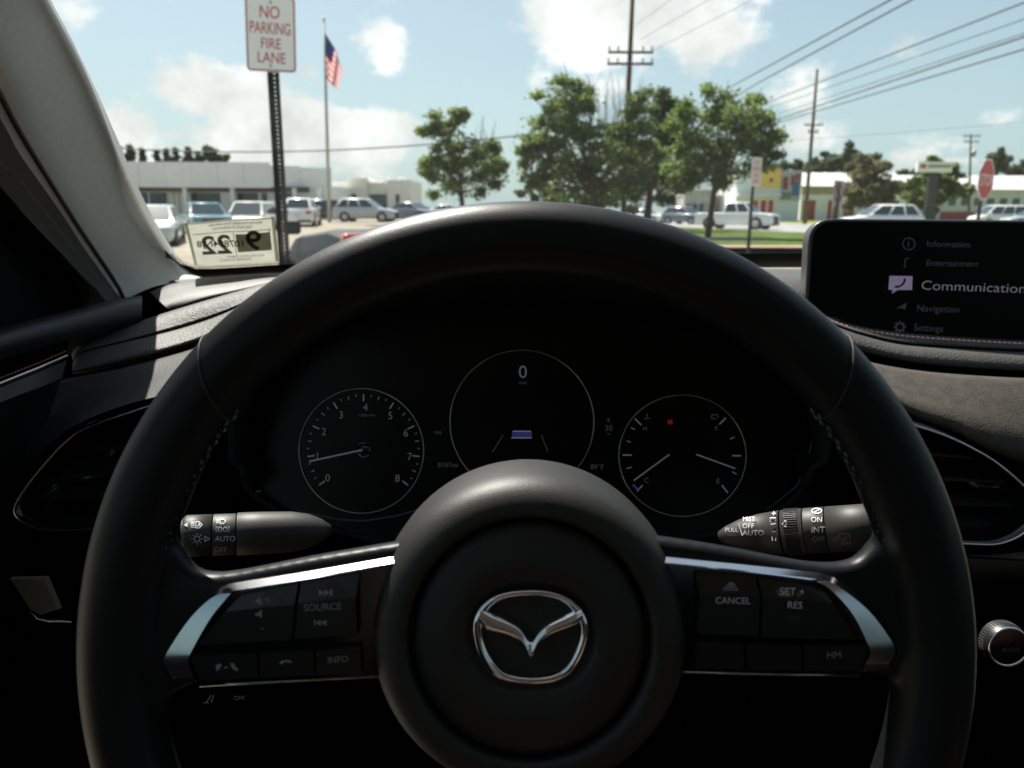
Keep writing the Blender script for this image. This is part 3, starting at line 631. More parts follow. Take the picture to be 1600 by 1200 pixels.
    for x, y, s, h in ((1008, 670, 'H', 7), (1119, 670, 'F', 7), (1010, 751, 'C', 8), (1122, 752, 'E', 8)): text('legend', s, C, x, y, h, glow_d, g, .002)
    quad_strokes(C, [(1007, 654, 1016, 654), (1011, 646, 1011, 652), (1112, 648, 1120, 648), (1112, 654, 1120, 654), (1112, 648, 1112, 654), (1120, 648, 1123, 652)], 1.3, .002).build('symbol', glow_d, g)
    quad_strokes(C, [(1045, 656, 1045, 663), (1049, 655, 1049, 663), (1043, 660, 1051, 660)], 2.4, .002).build('warning_lamp', glow_r, g)
    for x, y, s, h in ((700, 727, '8107mi', 7.5), (933, 730, '89°F', 8), (951, 669, '30', 9), (684, 675, 'mpg', 5), (951, 657, 'B', 6), (951, 678, 'mi', 4), (402, 768, 'TRIP', 4), (1248, 766, 'DIM', 4)): text('readout', s, C, x, y, h, glow_d, clu, .002)
cluster()

# ---- windshield surface: leaning, bulging forward in the middle; car centre line at x = CX
CX = .37
def ws_Y(x, z):
    w = .90 - (z - 1.06) / .47 * .22; s = (x - CX) / w
    return 1.10 - (z - 1.06) * 1.80 + .14 * (1 - s * s)
def ws_pt(s, z):
    w = .90 - (z - 1.06) / .47 * .22; return Vector((CX + s * w, ws_Y(CX + s * w, z), z))
def ws_hit(px, py, off=0.0):
    d = ray(px, py); lo, hi = .1, 2.2
    for _ in range(50):
        m = (lo + hi) / 2; p = CAM + d * (m / d.y)
        if p.y < ws_Y(p.x, p.z): lo = m
        else: hi = m
    d2 = d * ((lo - off) / d.y); return CAM + d2
wsd = thing('windshield', 'wide clear windshield above the dashboard with a black lower border', 'windshield', (CX, 1.1, 1.06))
nx, nz = 40, 24
V = []; Fc = []
for j in range(nz + 1):
    for i in range(nx + 1): V.append(ws_pt(-1 + 2 * i / nx, 1.06 + .49 * j / nz))
for j in range(nz):
    for i in range(nx): Fc.append((j * (nx + 1) + i, j * (nx + 1) + i + 1, (j + 1) * (nx + 1) + i + 1, (j + 1) * (nx + 1) + i))
obj('pane', V, Fc, glass_ws, wsd, True)
frit_t = [(258, 390), (268, 401), (290, 416), (315, 420), (380, 417), (460, 412), (640, 405), (820, 400), (1040, 397), (1260, 396), (1500, 397), (1750, 401)]
frit_b = [(262, 440), (275, 438), (290, 436), (315, 434), (380, 431), (460, 427), (640, 423), (820, 421), (1040, 419), (1260, 418), (1500, 418), (1750, 420)]
loft('painted_border', [[ws_hit(*p, .004) for p in frit_t], [ws_hit(*p, .004) for p in frit_b]], mat('frit_black', (.004, .004, .004), rough=.5), wsd, 60)
# dotted fade of the border
mb = MB()
for i in range(70):
    t = i / 69; q = resample([Vector((x, y, 0)) for x, y in frit_t[1:6]], 70)[i]
    for r_, k in ((.0011, 2.2), (.0007, 5.0)):
        c = ws_hit(q.x + (k * .3 if k > 3 else 0), q.y - k, .0035)
        mb.add([c + Vector((r_ * math.cos(a), 0, r_ * math.sin(a))) for a in [math.pi * h / 3 for h in range(6)]], [tuple(range(6))])
tag(mb.build('border_dots', MATS['frit_black'], wsd), kind='stuff')

# ---- sticker on the inside of the windshield, its print seen from behind
cor = [Vector((288, 348.6, 0)), Vector((428.6, 338.5, 0)), Vector((435, 408, 0)), Vector((304, 414.5, 0))]
def stk_px(u, v): return cor[0].lerp(cor[1], u).lerp(cor[3].lerp(cor[2], u), v)
def stk_pt(u, v, off): q = stk_px(u, v); return ws_hit(q.x, q.y + .9 * math.sin(u * 9 + v * 4) * (1 - v), off)
stick = thing('inspection_sticker', 'pale inspection sticker with mirrored print stuck in the lower left windshield corner', 'sticker', stk_pt(.5, .95, .006))
def stk_quad(mb, u0, v0, u1, v1, off, n=10):
    V = []; Fc = []
    for j in range(3):
        for i in range(n + 1): V.append(stk_pt(u0 + (u1 - u0) * i / n, v0 + (v1 - v0) * j / 2, off))
    for j in range(2):
        for i in range(n): Fc.append((j * (n + 1) + i, j * (n + 1) + i + 1, (j + 1) * (n + 1) + i + 1, (j + 1) * (n + 1) + i))
    mb.add(V, Fc)
paper = leaf_mat('sticker_paper', (.32, .32, .27), (.37, .37, .31), 40, .45)
ink = mat('sticker_ink', (.045, .045, .035), .8); inkpale = leaf_mat('sticker_pale_ink', (.22, .215, .15), (.27, .26, .19), 60, .4)
mb = MB(); stk_quad(mb, 0, 0, 1, 1, .005, 16); mb.build('paper', paper, stick)
mb = MB(); stk_quad(mb, 0, 0, 1, .035, .0056); stk_quad(mb, 0, 0, .035, 1, .0056); stk_quad(mb, .965, 0, 1, 1, .0056); mb.build('pale_margin', leaf_mat('sticker_margin', (.52, .53, .45), (.56, .57, .48), 40, .45), stick)
mb = MB(); stk_quad(mb, .54, .34, .93, .75, .0058); mb.build('printed_fields', inkpale, stick)
mb = MB(); stk_quad(mb, .06, .27, .95, .285, .0062); stk_quad(mb, .515, .29, .522, .82, .0062); stk_quad(mb, .925, .29, .935, .75, .0062); mb.build('printed_lines', ink, stick)
def stk_text(s, u, v, hv, m, sx=1.0, name='print', rot=0.0, bold=0.0):
    cu = bpy.data.curves.new('t', 'FONT'); cu.body = s; cu.align_x = 'CENTER'; cu.align_y = 'CENTER'; cu.size = hv / .7; cu.resolution_u = 3; cu.offset = bold * cu.size
    t = bpy.data.objects.new('t', cu); me = bpy.data.meshes.new_from_object(t); bpy.data.objects.remove(t)
    Vs = []
    for q in me.vertices:
        x, y = q.co.x * math.cos(rot) - q.co.y * math.sin(rot), q.co.x * math.sin(rot) + q.co.y * math.cos(rot)
        Vs.append(stk_pt(u - x * sx * .5, v - y, .0066 if name != 'handwriting' else .0074))
    obj(name, Vs, [tuple(p.vertices) for p in me.polygons], m, stick)
stk_text('9', .74, .53, .44, leaf_mat('sticker_ink_dark', (.035, .034, .026), (.045, .042, .032), 40, .45), 1.25, 'numeral', 0, .018); stk_text('22', .30, .58, .42, leaf_mat('sticker_ink_brown', (.10, .095, .07), (.12, .11, .08), 40, .45), 1.2, 'numeral', 0, .018)
stk_text('107804NJ8', .36, .545, .15, mat('pen_ink', (.012, .012, .014), .7), 1.15, 'handwriting', R_(3), .012)
for i, (s, u, v, h) in enumerate([('REGISTRATION INSPECTION APPROVED', .56, .10, .055), ('THIS DATE OF EXPIRATION', .52, .19, .06), ('VALID UNTIL LAST DAY OF MONTH', .62, .85, .045), ('STATE INSPECTION NO 22', .50, .92, .05)]):
    stk_text(s, u, v, h, ink, .85, bold=.012)

# ---- body shell round the driver: roof, pillars, floor, rear, seats, hood
body = thing('car_cabin', 'cabin of the car with pale cloth windshield pillar left of the windshield', 'car cabin', (CX, -.6, .25))
E1 = [(20, -95, .46), (70, 0, .55), (110, 75, .62), (150, 160, .70), (215, 310, .86), (245, 365, .93), (268, 401, .975), (288, 426, .99), (325, 440, .985)]
def ext(P):                                     # carry an edge on up to the header
    a = pl(P); return [a[0] + (a[0] - a[1]).normalized() * .22] + a
def shift(P, dxs, dY): return [(x - (dxs[min(i, len(dxs) - 1)] if isinstance(dxs, list) else dxs), y, Y + dY) for i, (x, y, Y) in enumerate(P)]
e0 = ext([(x + 8, y - 2, Y + .03) for x, y, Y in E1])
e1 = ext(E1); e1b = ext(shift(E1, 9, -.008)); e2 = ext(shift(E1, 24, -.018)); e2b = ext(shift(E1, 60, -.026))
e3 = ext([(-70, -60, .43), (-10, 40, .50), (30, 120, .56), (68, 205, .64), (135, 330, .78), (168, 385, .85), (190, 420, .89), (205, 450, .91), (212, 470, .905)])
e4 = ext([(-130, -10, .42), (-60, 90, .50), (-20, 160, .56), (25, 235, .63), (100, 345, .76), (135, 395, .82), (160, 430, .86), (178, 455, .88), (190, 478, .885)])
loft('pillar_trim', [e0, e1, e2, e3, e4], trimcloth, body, 60, True, 40)
def e5_(): return ext([(-190, 70, .44), (-110, 180, .52), (-60, 240, .575), (-10, 290, .63), (60, 365, .72), (95, 400, .77), (125, 432, .81), (150, 455, .84), (170, 480, .85)])
_o1 = [p + Vector((-.035, .045, .0)) for p in e1]; _o5 = [p + Vector((-.11, .03, .0)) for p in e5_()]
loft('pillar_sun_block', [e0, _o1, _o5, e5_()], carpaint, body, 40, True)  # unseen outer skin, added thick to keep the sun off the door sill
# weatherstrip ribs on the door side of the pillar
def edge_mix(A, B, t, dy=0.0): return [a.lerp(b, t) + Vector((0, dy, 0)) for a, b in zip(A, B)]
e5 = e5_()
loft('weatherstrip', [e4, edge_mix(e4, e5, .12, .012), edge_mix(e4, e5, .25, -.004), edge_mix(e4, e5, .42, -.006), edge_mix(e4, e5, .50, .010), edge_mix(e4, e5, .58, -.005), edge_mix(e4, e5, .85, -.004), edge_mix(e4, e5, 1, .006)], rubber, body, 60, True, 40)
MB().tube(resample(edge_mix(e3, e4, .55, -.004), 40), .0022, 8).build('trim_piping', rubber, body, True)
# roof, header, right pillar, door frames, rear: never in the frame but they shade the cabin
def rbox(name, a, b, m): return MB().box(a, b).build(name, m, body)
hx0, hx1 = -.30, 1.04
loft('roof_lining', [[Vector((hx0 - .03, .16, 1.50)), Vector((CX, .28, 1.555)), Vector((hx1 + .03, .16, 1.50))], [Vector((hx0 - .06, -.6, 1.53)), Vector((CX, -.6, 1.585)), Vector((hx1 + .06, -.6, 1.53))], [Vector((hx0, -2.0, 1.46)), Vector((CX, -2.1, 1.50)), Vector((hx1, -2.0, 1.46))]], headliner, body, 20, True, 16, .03)
mr = [Vector((2 * CX - p.x, p.y, p.z)) for p in e1]; mr4 = [Vector((2 * CX - p.x, p.y, p.z)) for p in e4]
loft('pillar_trim', [[p + Vector((0, .03, 0)) for p in mr], mr, mr4], trimcloth, body, 30, True, 0, .01)
for sx in (-1, 1):
    xs = CX + sx * .87; xt = CX + sx * .70
    def pil(Y0, Y1):
        mb = MB(); mb.add([(xs, Y0, 1.02), (xs, Y1, 1.02), (xt, Y1 + .03, 1.53), (xt, Y0 + .03, 1.53), (xs - sx * .04, Y0, 1.02), (xs - sx * .04, Y1, 1.02), (xt - sx * .04, Y1 + .03, 1.53), (xt - sx * .04, Y0 + .03, 1.53)],
                          [(0, 1, 2, 3), (4, 7, 6, 5), (0, 4, 5, 1), (1, 5, 6, 2), (2, 6, 7, 3), (3, 7, 4, 0)]); mb.build('door_pillar', trimcloth, body)
    pil(-.45, -.30); pil(-1.95, -1.45)
    MB().add([(xs, -1.5, 1.02), (xs, .78, 1.04), (xt + sx * .06, .30, 1.46), (xt, -1.5, 1.52)], [(0, 1, 2, 3)]).build('side_window', glass_side, body)
    if sx > 0: rbox('door_wall', (xs, -2.0, .25), (xs + .05, 1.0, 1.03), dashblk)
    else: rbox('door_wall', (xs - .05, -2.0, .25), (xs, .10, 1.03), dashblk)
rbox('floor', (-.52, -2.1, .20), (1.26, 1.2, .26), carpet)
rbox('tailgate', (-.5, -2.12, .25), (1.24, -2.06, 1.05), dashblk)
MB().add([(-.3, -2.08, 1.05), (1.04, -2.08, 1.05), (.95, -2.0, 1.46), (-.21, -2.0, 1.46)], [(0, 1, 2, 3)]).build('rear_window', glass_side, body)
loft('hood', [[Vector((-.48, 1.22, .97)), Vector((CX, 1.34, 1.02)), Vector((1.22, 1.22, .97))], [Vector((-.47, 1.7, .93)), Vector((CX, 1.75, .99)), Vector((1.21, 1.7, .93))], [Vector((-.40, 2.15, .80)), Vector((CX, 2.3, .86)), Vector((1.14, 2.15, .80))]], carpaint, body, 24, True, 12, .01)
def seat(name, x, Y, label):
    s = thing(name, label, 'seat', (x, Y, .3))
    def cushion(nm, a, b, lean=0.0, m=seatlea):
        mb = MB(); n = 10; V = []; Fc = []
        ca = Vector(a); cb = Vector(b)
        for i in range(n + 1):
            t = i / n; 
            for k in range(16):
                an = 2 * math.pi * k / 16; e = 1 - abs(2 * t - 1) ** 4 * .35
                cx = math.copysign(abs(math.cos(an)) ** .5, math.cos(an)); cyy = math.copysign(abs(math.sin(an)) ** .5, math.sin(an))
                c = ca.lerp(cb, t)
                V.append(c + Vector((cx * .25 * e, 0, 0)) + (Vector((0, cyy * .075 * e, 0)) if lean else Vector((0, 0, cyy * .075 * e))))
        for i in range(n):
            for k in range(16): Fc.append((i * 16 + k, i * 16 + (k + 1) % 16, (i + 1) * 16 + (k + 1) % 16, (i + 1) * 16 + k))
        Fc += [tuple(range(16)), tuple(range(n * 16, n * 16 + 16))]
        obj(nm, V, Fc, m, s, True)
    cushion('seat_cushion', (x, Y - .02, .52), (x, Y + .48, .56)); cushion('backrest', (x, Y - .05, .55), (x, Y - .30, 1.18), 1); cushion('headrest', (x, Y - .31, 1.22), (x, Y - .35, 1.40), 1)
    return s
seat('driver_seat', 0.0, -.55, 'brown leather driver seat facing the steering wheel'); seat('passenger_seat', .74, -.50, 'brown leather passenger seat beside the driver seat')

# ---- left door
door = thing('door', 'black driver door with stitched upper trim', None); door.parent = body
sail = [(-240, 90), (-110, 215), (12, 268), (78, 340), (138, 400), (190, 450), (215, 468), (100, 498), (0, 522), (-240, 580)]
SF = Frame(at(60, 420, .76), (.55, .84, 0), (0, 0, 1))
prism('mirror_corner', [at(x, y, .735 + .0011 * x) for x, y in sail], Vector((-.03, .03, 0)), mat('sail_black', (.002, .002, .0025), .7, spec=.08), door, .002)
sillt = [(-200, 575, .47), (0, 512, .60), (100, 487, .68), (190, 466, .755), (222, 462, .785)]
def off(P, dy, dY): return [(x, y + dy, Y + dY) for x, y, Y in P]
loft('door_sill', [pl(off(sillt, 0, .05)), pl(off(sillt, 4, .012)), pl(off(sillt, 14, -.004)), pl(off(sillt, 30, -.010)), pl(off(sillt, 46, 0.0)), pl(off(sillt, 58, .03))], dashblk, door, 30, True, 16)
insb = [(-200, 690, .40), (0, 606, .54), (60, 582, .59), (104, 563, .63)]
loft('upper_trim', [pl([(-200, 640, .44), (0, 562, .56), (60, 545, .61), (108, 530, .66)]), pl([(-200, 660, .41), (0, 588, .545), (60, 566, .595), (105, 550, .635)]), pl(off(insb, -6, 0))], voidblk, door, 24, True, 8)
MB().tube(pl(off(insb, -7, -.002)), .0012, 6).build('chrome_line', dkchrome, door, True)
loft('door_insert', [pl(insb), pl([(-200, 716, .395), (0, 629, .535), (60, 606, .585), (97, 591, .625)])], mat('door_insert_grey', (.040, .043, .046), .5, bump=.2, bscale=800), door, 20)
loft('door_lower', [pl([(-200, 716, .40), (0, 629, .54), (60, 606, .59), (97, 591, .63)]), pl([(-260, 900, .36), (-40, 700, .56), (30, 660, .60), (80, 640, .63)]), pl([(-300, 1400, .36), (-160, 1300, .44), (-90, 1250, .5), (-60, 1250, .52)])], dashblk, door, 20)
mb = MB(); sp = resample([Vector((x, y - 14, 0)) + Vector((0, 0, Y)) for x, y, Y in insb], 60)
for i in range(0, 59): mb.tube([at(sp[i].x, sp[i].y - 1, sp[i].z - .003), at(sp[i].x + (sp[i + 1].x - sp[i].x) * .6, sp[i + 1].y * .6 + sp[i].y * .4 - 1, sp[i].z - .003)], .0005, 4)
tag(mb.build('stitching', redthread, door), kind='stuff')

# ---- dashboard
dash = thing('dashboard', 'black and grey padded dashboard with red stitching across the cabin front', 'dashboard', (CX, .9, .9))
# top slab under the glass
loft('top_panel', [[ws_pt(-.97, 1.062) + Vector((0, .02, .03)), ws_pt(-.5, 1.062) + Vector((0, .02, .03)), ws_pt(0, 1.062) + Vector((0, .02, .03)), ws_pt(.97, 1.062) + Vector((0, .02, .03))],
                   [Vector((-.45, .98, 1.112)), Vector((-.1, 1.02, 1.127)), Vector((CX, 1.02, 1.127)), Vector((1.2, .95, 1.125))],
                   [Vector((-.34, .90, 1.110)), Vector((-.1, .84, 1.127)), Vector((CX, .84, 1.127)), Vector((1.2, .84, 1.122))],
                   [Vector((-.31, .885, 1.095)), Vector((-.1, .80, 1.09)), Vector((CX, .80, 1.09)), Vector((1.2, .80, 1.085))]], softpad, dash, 40, True, 18)
# left: rolled lip
lipT = [(236, 458, .858), (262, 447, .875), (310, 438, .90), (400, 430, .91), (560, 427, .90)]
lipB = [(268, 488, .815), (330, 470, .83), (400, 452, .845), (450, 440, .85), (560, 437, .84)]
def mixp(A, B, t, dY=0.0): return [tuple(a + (b - a) * t for a, b in zip(p, q))[:2] + (p[2] + (q[2] - p[2]) * t + dY,) for p, q in zip(A, B)]
loft('rolled_lip', [pl(off(lipT, -2, .05)), pl(lipT), pl(mixp(lipT, lipB, .25, -.010)), pl(mixp(lipT, lipB, .55, -.014)), pl(mixp(lipT, lipB, .85, -.008)), pl(lipB), pl(off(lipB, 6, .03))], dashblk, dash, 36, True, 20)
# pad A, B, C on the left
a_t = [(112, 556, .72), (125, 541, .725), (180, 518, .75), (280, 485, .79), (400, 450, .82), (470, 432, .83)]
a_b = [(114, 566, .705), (128, 549, .71), (200, 531, .735), (280, 511, .765), (345, 489, .785), (420, 455, .80)]
b_t = [(113, 570, .704), (128, 552, .708), (200, 534, .733), (280, 514, .763), (345, 492, .783), (420, 458, .798)]
b_b = [(113, 580, .69), (135, 577, .69), (200, 563, .705), (290, 539, .73), (350, 515, .745), (430, 470, .76)]
c_t = [(70, 606, .655), (120, 592, .67), (200, 575, .69), (295, 549, .715), (360, 525, .73), (440, 480, .745)]
loft('pad', [pl(off(a_t, -3, .02)), pl(a_t), pl(mixp(a_t, a_b, .3, -.004)), pl(mixp(a_t, a_b, .8, -.002)), pl(a_b), pl(off(a_b, 2, .012))], softpad, dash, 40, True, 20)
loft('pad', [pl(off(b_t, -1, .012)), pl(b_t), pl(mixp(b_t, b_b, .2, -.004)), pl(mixp(b_t, b_b, .7, -.006)), pl(b_b), pl(off(b_b, 5, .025))], softpad, dash, 40, True, 20)
c_b = [(14, 800, .56), (30, 760, .565), (80, 690, .575), (160, 645, .585), (280, 612, .595), (440, 590, .60)]
loft('pad', [pl(off(c_t, -4, .03)), pl(c_t), pl(mixp(c_t, c_b, .12, -.006)), pl(mixp(c_t, c_b, .5, -.004)), pl(c_b)], mat('lower_pad', (.022, .022, .024), rough=.6, bump=.4, bscale=600, spec=.3), dash, 40, True, 20)
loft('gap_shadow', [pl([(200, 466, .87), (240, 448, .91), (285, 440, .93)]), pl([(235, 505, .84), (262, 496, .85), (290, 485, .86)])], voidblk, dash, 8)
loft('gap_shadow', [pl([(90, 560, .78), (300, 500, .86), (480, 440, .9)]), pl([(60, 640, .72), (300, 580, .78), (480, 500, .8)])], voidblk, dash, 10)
# lower dash under the vent and round the column
loft('knee_panel', [pl([(-120, 640, .64), (10, 800, .57), (60, 845, .565), (200, 850, .565), (420, 830, .575), (560, 850, .58), (820, 900, .58), (1100, 850, .58), (1250, 820, .575), (1420, 860, .58), (1700, 880, .60)]),
                    pl([(-200, 900, .55), (0, 920, .53), (60, 930, .53), (200, 940, .53), (420, 940, .535), (560, 950, .54), (820, 980, .54), (1100, 950, .54), (1250, 940, .54), (1420, 940, .54), (1700, 930, .56)]),
                    pl([(-200, 1400, .52), (0, 1400, .52), (60, 1400, .52), (200, 1400, .52), (420, 1400, .52), (560, 1400, .52), (820, 1400, .52), (1100, 1400, .52), (1250, 1400, .52), (1420, 1400, .52), (1700, 1400, .55)])], voidblk, dash, 60, True, 16)
loft('back_filler', [pl([(-150, 470, 1.0), (300, 460, .97), (800, 470, .80), (1300, 470, .86), (1800, 470, .9)]), pl([(-150, 700, .80), (300, 660, .74), (800, 640, .72), (1300, 640, .76), (1800, 640, .8)]), pl([(-150, 1000, .62), (300, 960, .62), (800, 960, .62), (1300, 960, .62), (1800, 960, .66)])], voidblk, dash, 30)
# right side: stitched pad under the screen, groove, roll, gap, suede panel
st_ = [(1150, 440, .80), (1230, 470, .79), (1305, 502, .775), (1345, 513, .765), (1403, 522, .76), (1473, 528, .755), (1600, 535, .75), (1800, 541, .74)]
gr_ = [(1150, 452, .79), (1230, 480, .775), (1310, 508, .76), (1345, 520, .752), (1403, 534, .745), (1473, 540, .742), (1600, 547, .738), (1800, 552, .73)]
rb_ = [(1150, 490, .77), (1230, 515, .755), (1310, 538, .742), (1352, 550, .735), (1403, 562, .728), (1473, 571, .724), (1600, 579, .72), (1800, 586, .715)]
loft('pad', [pl(off(st_, -3, .03)), pl(off(st_, -1.5, .008)), pl(st_), pl(mixp(st_, gr_, .6, -.003)), pl(gr_), pl(off(gr_, 1.5, .012))], softpad, dash, 44, True, 20)
loft('pad', [pl(off(gr_, 2, .012)), pl(off(gr_, 3, .001)), pl(mixp(gr_, rb_, .35, -.006)), pl(mixp(gr_, rb_, .8, -.006)), pl(rb_), pl(off(rb_, 5, .03))], softpad, dash, 44, True, 20)
su_ = [(1300, 550, .73), (1361, 567, .72), (1427, 579, .712), (1497, 586, .708), (1600, 592, .705), (1800, 598, .70)]
sv_ = [(1300, 600, .675), (1384, 628, .665), (1435, 652, .655), (1490, 672, .648), (1545, 700, .642), (1700, 760, .64)]
loft('suede_panel', [pl(off(su_, -3, .03)), pl(su_), pl(mixp(su_, sv_, .08, -.006)), pl(mixp(su_, sv_, .5, -.010)), pl(mixp(su_, sv_, .75, -.010)), pl(sv_), pl(off(sv_, 4, .02))], suede, dash, 44, True, 26)
loft('suede_panel', [pl([(1380, 842, .61), (1500, 866, .60), (1600, 862, .60), (1750, 840, .60)]), pl([(1380, 870, .598), (1500, 878, .592), (1600, 876, .592), (1750, 860, .592)]), pl([(1380, 890, .61), (1500, 896, .605), (1600, 892, .605), (1750, 880, .605)])], suede, dash, 20, True, 10)
mb = MB(); sp = resample([Vector(p) for p in off(st_, 2, -.003)], 84)
for i in range(83):
    a = sp[i]; b = sp[i].lerp(sp[i + 1], .58); mb.tube([at(a.x, a.y, a.z), at((a.x + b.x) / 2, (a.y + b.y) / 2 - .3, a.z - .001), at(b.x, b.y + .6, b.z)], .0012, 5)
tag(mb.build('stitching', mat('coral_thread', (.90, .42, .36), .7), dash), kind='stuff')
# beige trapezoid at lower left with a thin chrome edge
pk = prism('beige_trapezoid', [at(14, 905, .50), at(71, 904, .50), at(92, 953, .497), at(62, 962, .497), at(46, 955, .497)], Vector((0, .004, .0)), mat('trapezoid_beige', (.11, .098, .07), .7), dash, .002)
MB().tube(pl([(46, 955, .496), (58, 967, .496), (75, 970, .496), (112, 972, .498)]), .0008, 6).build('trapezoid_edge', dkchrome, dash, True)
SWF = Frame(at(350, 1092, .525), (1, 0, 0), (0, .1, 1))
sw = obj('switch_row', SWF.poly([(300, 1075), (400, 1075), (400, 1112), (300, 1112)], .002), [(3, 2, 1, 0)], voidblk, dash)
text('legend', 'OFF', SWF, 374, 1091, 7, glow_d, sw, .004); quad_strokes(SWF, [(322, 1098, 330, 1086), (330, 1098, 334, 1086), (318, 1098, 326, 1098)], 1.6, .004).build('symbol', glow_d, sw)

# ---- air vents
def vent(label, ring_px, slats, Yc, ynear):
    v = thing('air_vent', label, 'air vent', at(sum(p[0] for p in ring_px) / len(ring_px), sum(p[1] for p in ring_px) / len(ring_px), Yc), 'air vents in the dashboard')
    q = smooth_closed([Vector((x, y, ynear(x, y))) for x, y in ring_px], 5)
    P = [at(p.x, p.y, p.z) for p in q]; c = sum(P, Vector()) / len(P)
    MB().tube(P, .0011, 8, True).build('chrome_ring', mat('vent_chrome', (.62, .61, .60), rough=.18, metal=1.0), v, True)
    def ring(k, dY): return [c + (p - c) * k + Vector((0, dY, 0)) for p in P]
    rows = [ring(1.06, .012), ring(1.012, .001), ring(.99, .001), ring(.955, .008), ring(.93, .05)]
    V = [x for r in rows for x in r]; n = len(P); Fc = []
    for j in range(len(rows) - 1):
        for i in range(n): Fc.append((j * n + i, j * n + (i + 1) % n, (j + 1) * n + (i + 1) % n, (j + 1) * n + i))
    Fc.append(tuple(range(4 * n, 5 * n)))
    obj('housing', V, Fc, gloss, v, True)
    for x0, y0, x1, y1 in slats:
        a, b = at(x0, y0, ynear(x0, y0) + .022), at(x1, y1, ynear(x1, y1) + .022)
        d = Vector((0, .028, .004)); th = Vector((0, 0, .0022))
        MB().add([a - th, b - th, b + th * .3, a + th * .3, a + d, b + d, b + d + th, a + d + th], [(3, 2, 1, 0), (4, 5, 6, 7), (0, 1, 5, 4), (1, 2, 6, 5), (2, 3, 7, 6), (3, 0, 4, 7)]).build('slat', mat('vent_slat', (.016, .016, .018), .38), v)
    return v
vent('teardrop air vent with a thin chrome ring left of the steering wheel', [(235, 634), (195, 647), (150, 662), (120, 676), (95, 697), (70, 724), (42, 758), (26, 783), (21, 799), (28, 812), (46, 822), (66, 828), (110, 829), (160, 825), (205, 818), (232, 800), (248, 760), (262, 700), (272, 650), (262, 632)],
     [(150, 700, 258, 694), (105, 742, 245, 735), (72, 781, 236, 772), (80, 812, 215, 803)], .57, lambda x, y: .600 - (y - 620) * .0002)
vent('teardrop air vent with a chrome ring right of the steering wheel', [(1408, 660), (1435, 667), (1472, 679), (1512, 697), (1555, 722), (1600, 760), (1622, 790), (1618, 815), (1600, 833), (1580, 844), (1554, 851), (1512, 850), (1475, 846), (1450, 825), (1432, 770), (1412, 700)],
     [(1425, 705, 1520, 715), (1430, 745, 1570, 752), (1440, 785, 1600, 790), (1455, 818, 1590, 824)], .60, lambda x, y: .635 - (y - 650) * .0002)

# ---- climate knob
kc = at(1577, 1011, .50); kn = thing('climate_knob', 'round knurled climate knob with a chrome edge at the right edge of the dashboard', 'knob', kc)
KF = Frame(kc, (1, 0, .0), (0, .12, 1))
MB().lathe([(.0155, -.012), (.0155, -.004), (.0148, -.001)], kc, KF.U, KF.V, KF.N, 48).build('knob_barrel', mat('knob_dark', (.010, .011, .012), .4), kn, True)
mb = MB()
for i in range(48):
    a = 2 * math.pi * i / 48; er = KF.U * math.cos(a) + KF.V * math.sin(a); mb.tube([kc + er * .0155 - KF.N * .011, kc + er * .0155 - KF.N * .005], .00045, 4)
tag(mb.build('knurling', MATS['knob_dark'], kn), kind='stuff')
MB().lathe([(.0148, -.001), (.0146, .0003), (.0138, .0004), (.0134, -.0006)], kc, KF.U, KF.V, KF.N, 64).build('chrome_edge', chrome, kn, True)
MB().lathe([(.0135, -.0006), (.006, -.001), (.0, -.001)], kc, KF.U, KF.V, KF.N, 48).build('knob_face', gloss, kn, True)
text('legend', 'AUTO', KF, 1579, 1016, 7, mat('knob_print', (.09, .09, .095), .6), kn, .0006)

# ---- infotainment screen on the dash
SC = Frame(at(1420, 430, .80), (1, -.10, 0), (0, .12, 1))
scr = thing('infotainment_screen', 'wide black dash screen listing a Communication menu', 'screen', SC.hit(1500, 528))
def rrect(P, r, k=6):
    """rounded corners on a quad given in photo pixels (clockwise from top left)"""
    out = []
    for i in range(4):
        p = Vector(P[i] + (0,)); a = Vector(P[i - 1] + (0,)); b = Vector(P[(i + 1) % 4] + (0,)); ri = r[i]
        p0 = p + (a - p).normalized() * ri; p1 = p + (b - p).normalized() * ri
        for j in range(k + 1):
            t = j / k; out.append(tuple((p0.lerp(p, t)).lerp(p.lerp(p1, t), t))[:2])
    return out
prism('casing', SC.poly(rrect([(1265, 341), (1885, 346), (1885, 575), (1254, 540)], [38, 30, 30, 40])), SC.N * -.022, mat('screen_case', (.05, .05, .052), .35, spec=.5), scr, .0022, 4)
gp_ = SC.poly(rrect([(1271, 346), (1880, 350), (1880, 570), (1260, 534)], [34, 28, 28, 36]), .0008)
obj('display', gp_, [tuple(range(len(gp_)))[::-1]], mat('screen_glass', (.0015, .0015, .002), rough=.35, spec=.12), scr)
text('menu_line', 'Communication', SC, 1521, 449, 14.5, glow_s, scr, .0016, R_(-1.2), sx=1.17, bold=-.008); text('menu_line', 'Information', SC, 1482, 382, 9.5, glow_m, scr, .0016, R_(-.5), sx=1.02); text('menu_line', 'Entertainment', SC, 1488, 412, 9.5, glow_m, scr, .0016, R_(-.5))
text('menu_line', 'Navigation', SC, 1466, 483, 10.5, glow_m, scr, .0016, R_(-1)); text('menu_line', 'Settings', SC, 1451, 513, 10.5, glow_m, scr, .0016, R_(-1.5), sx=.95)
ic = obj('menu_icon', SC.poly([(1390, 431), (1426, 431.5), (1425, 453), (1403, 453), (1393, 459), (1395, 453), (1388, 452.5)], .0014), [(6, 5, 4, 3, 2, 1, 0)], glow_p, scr)
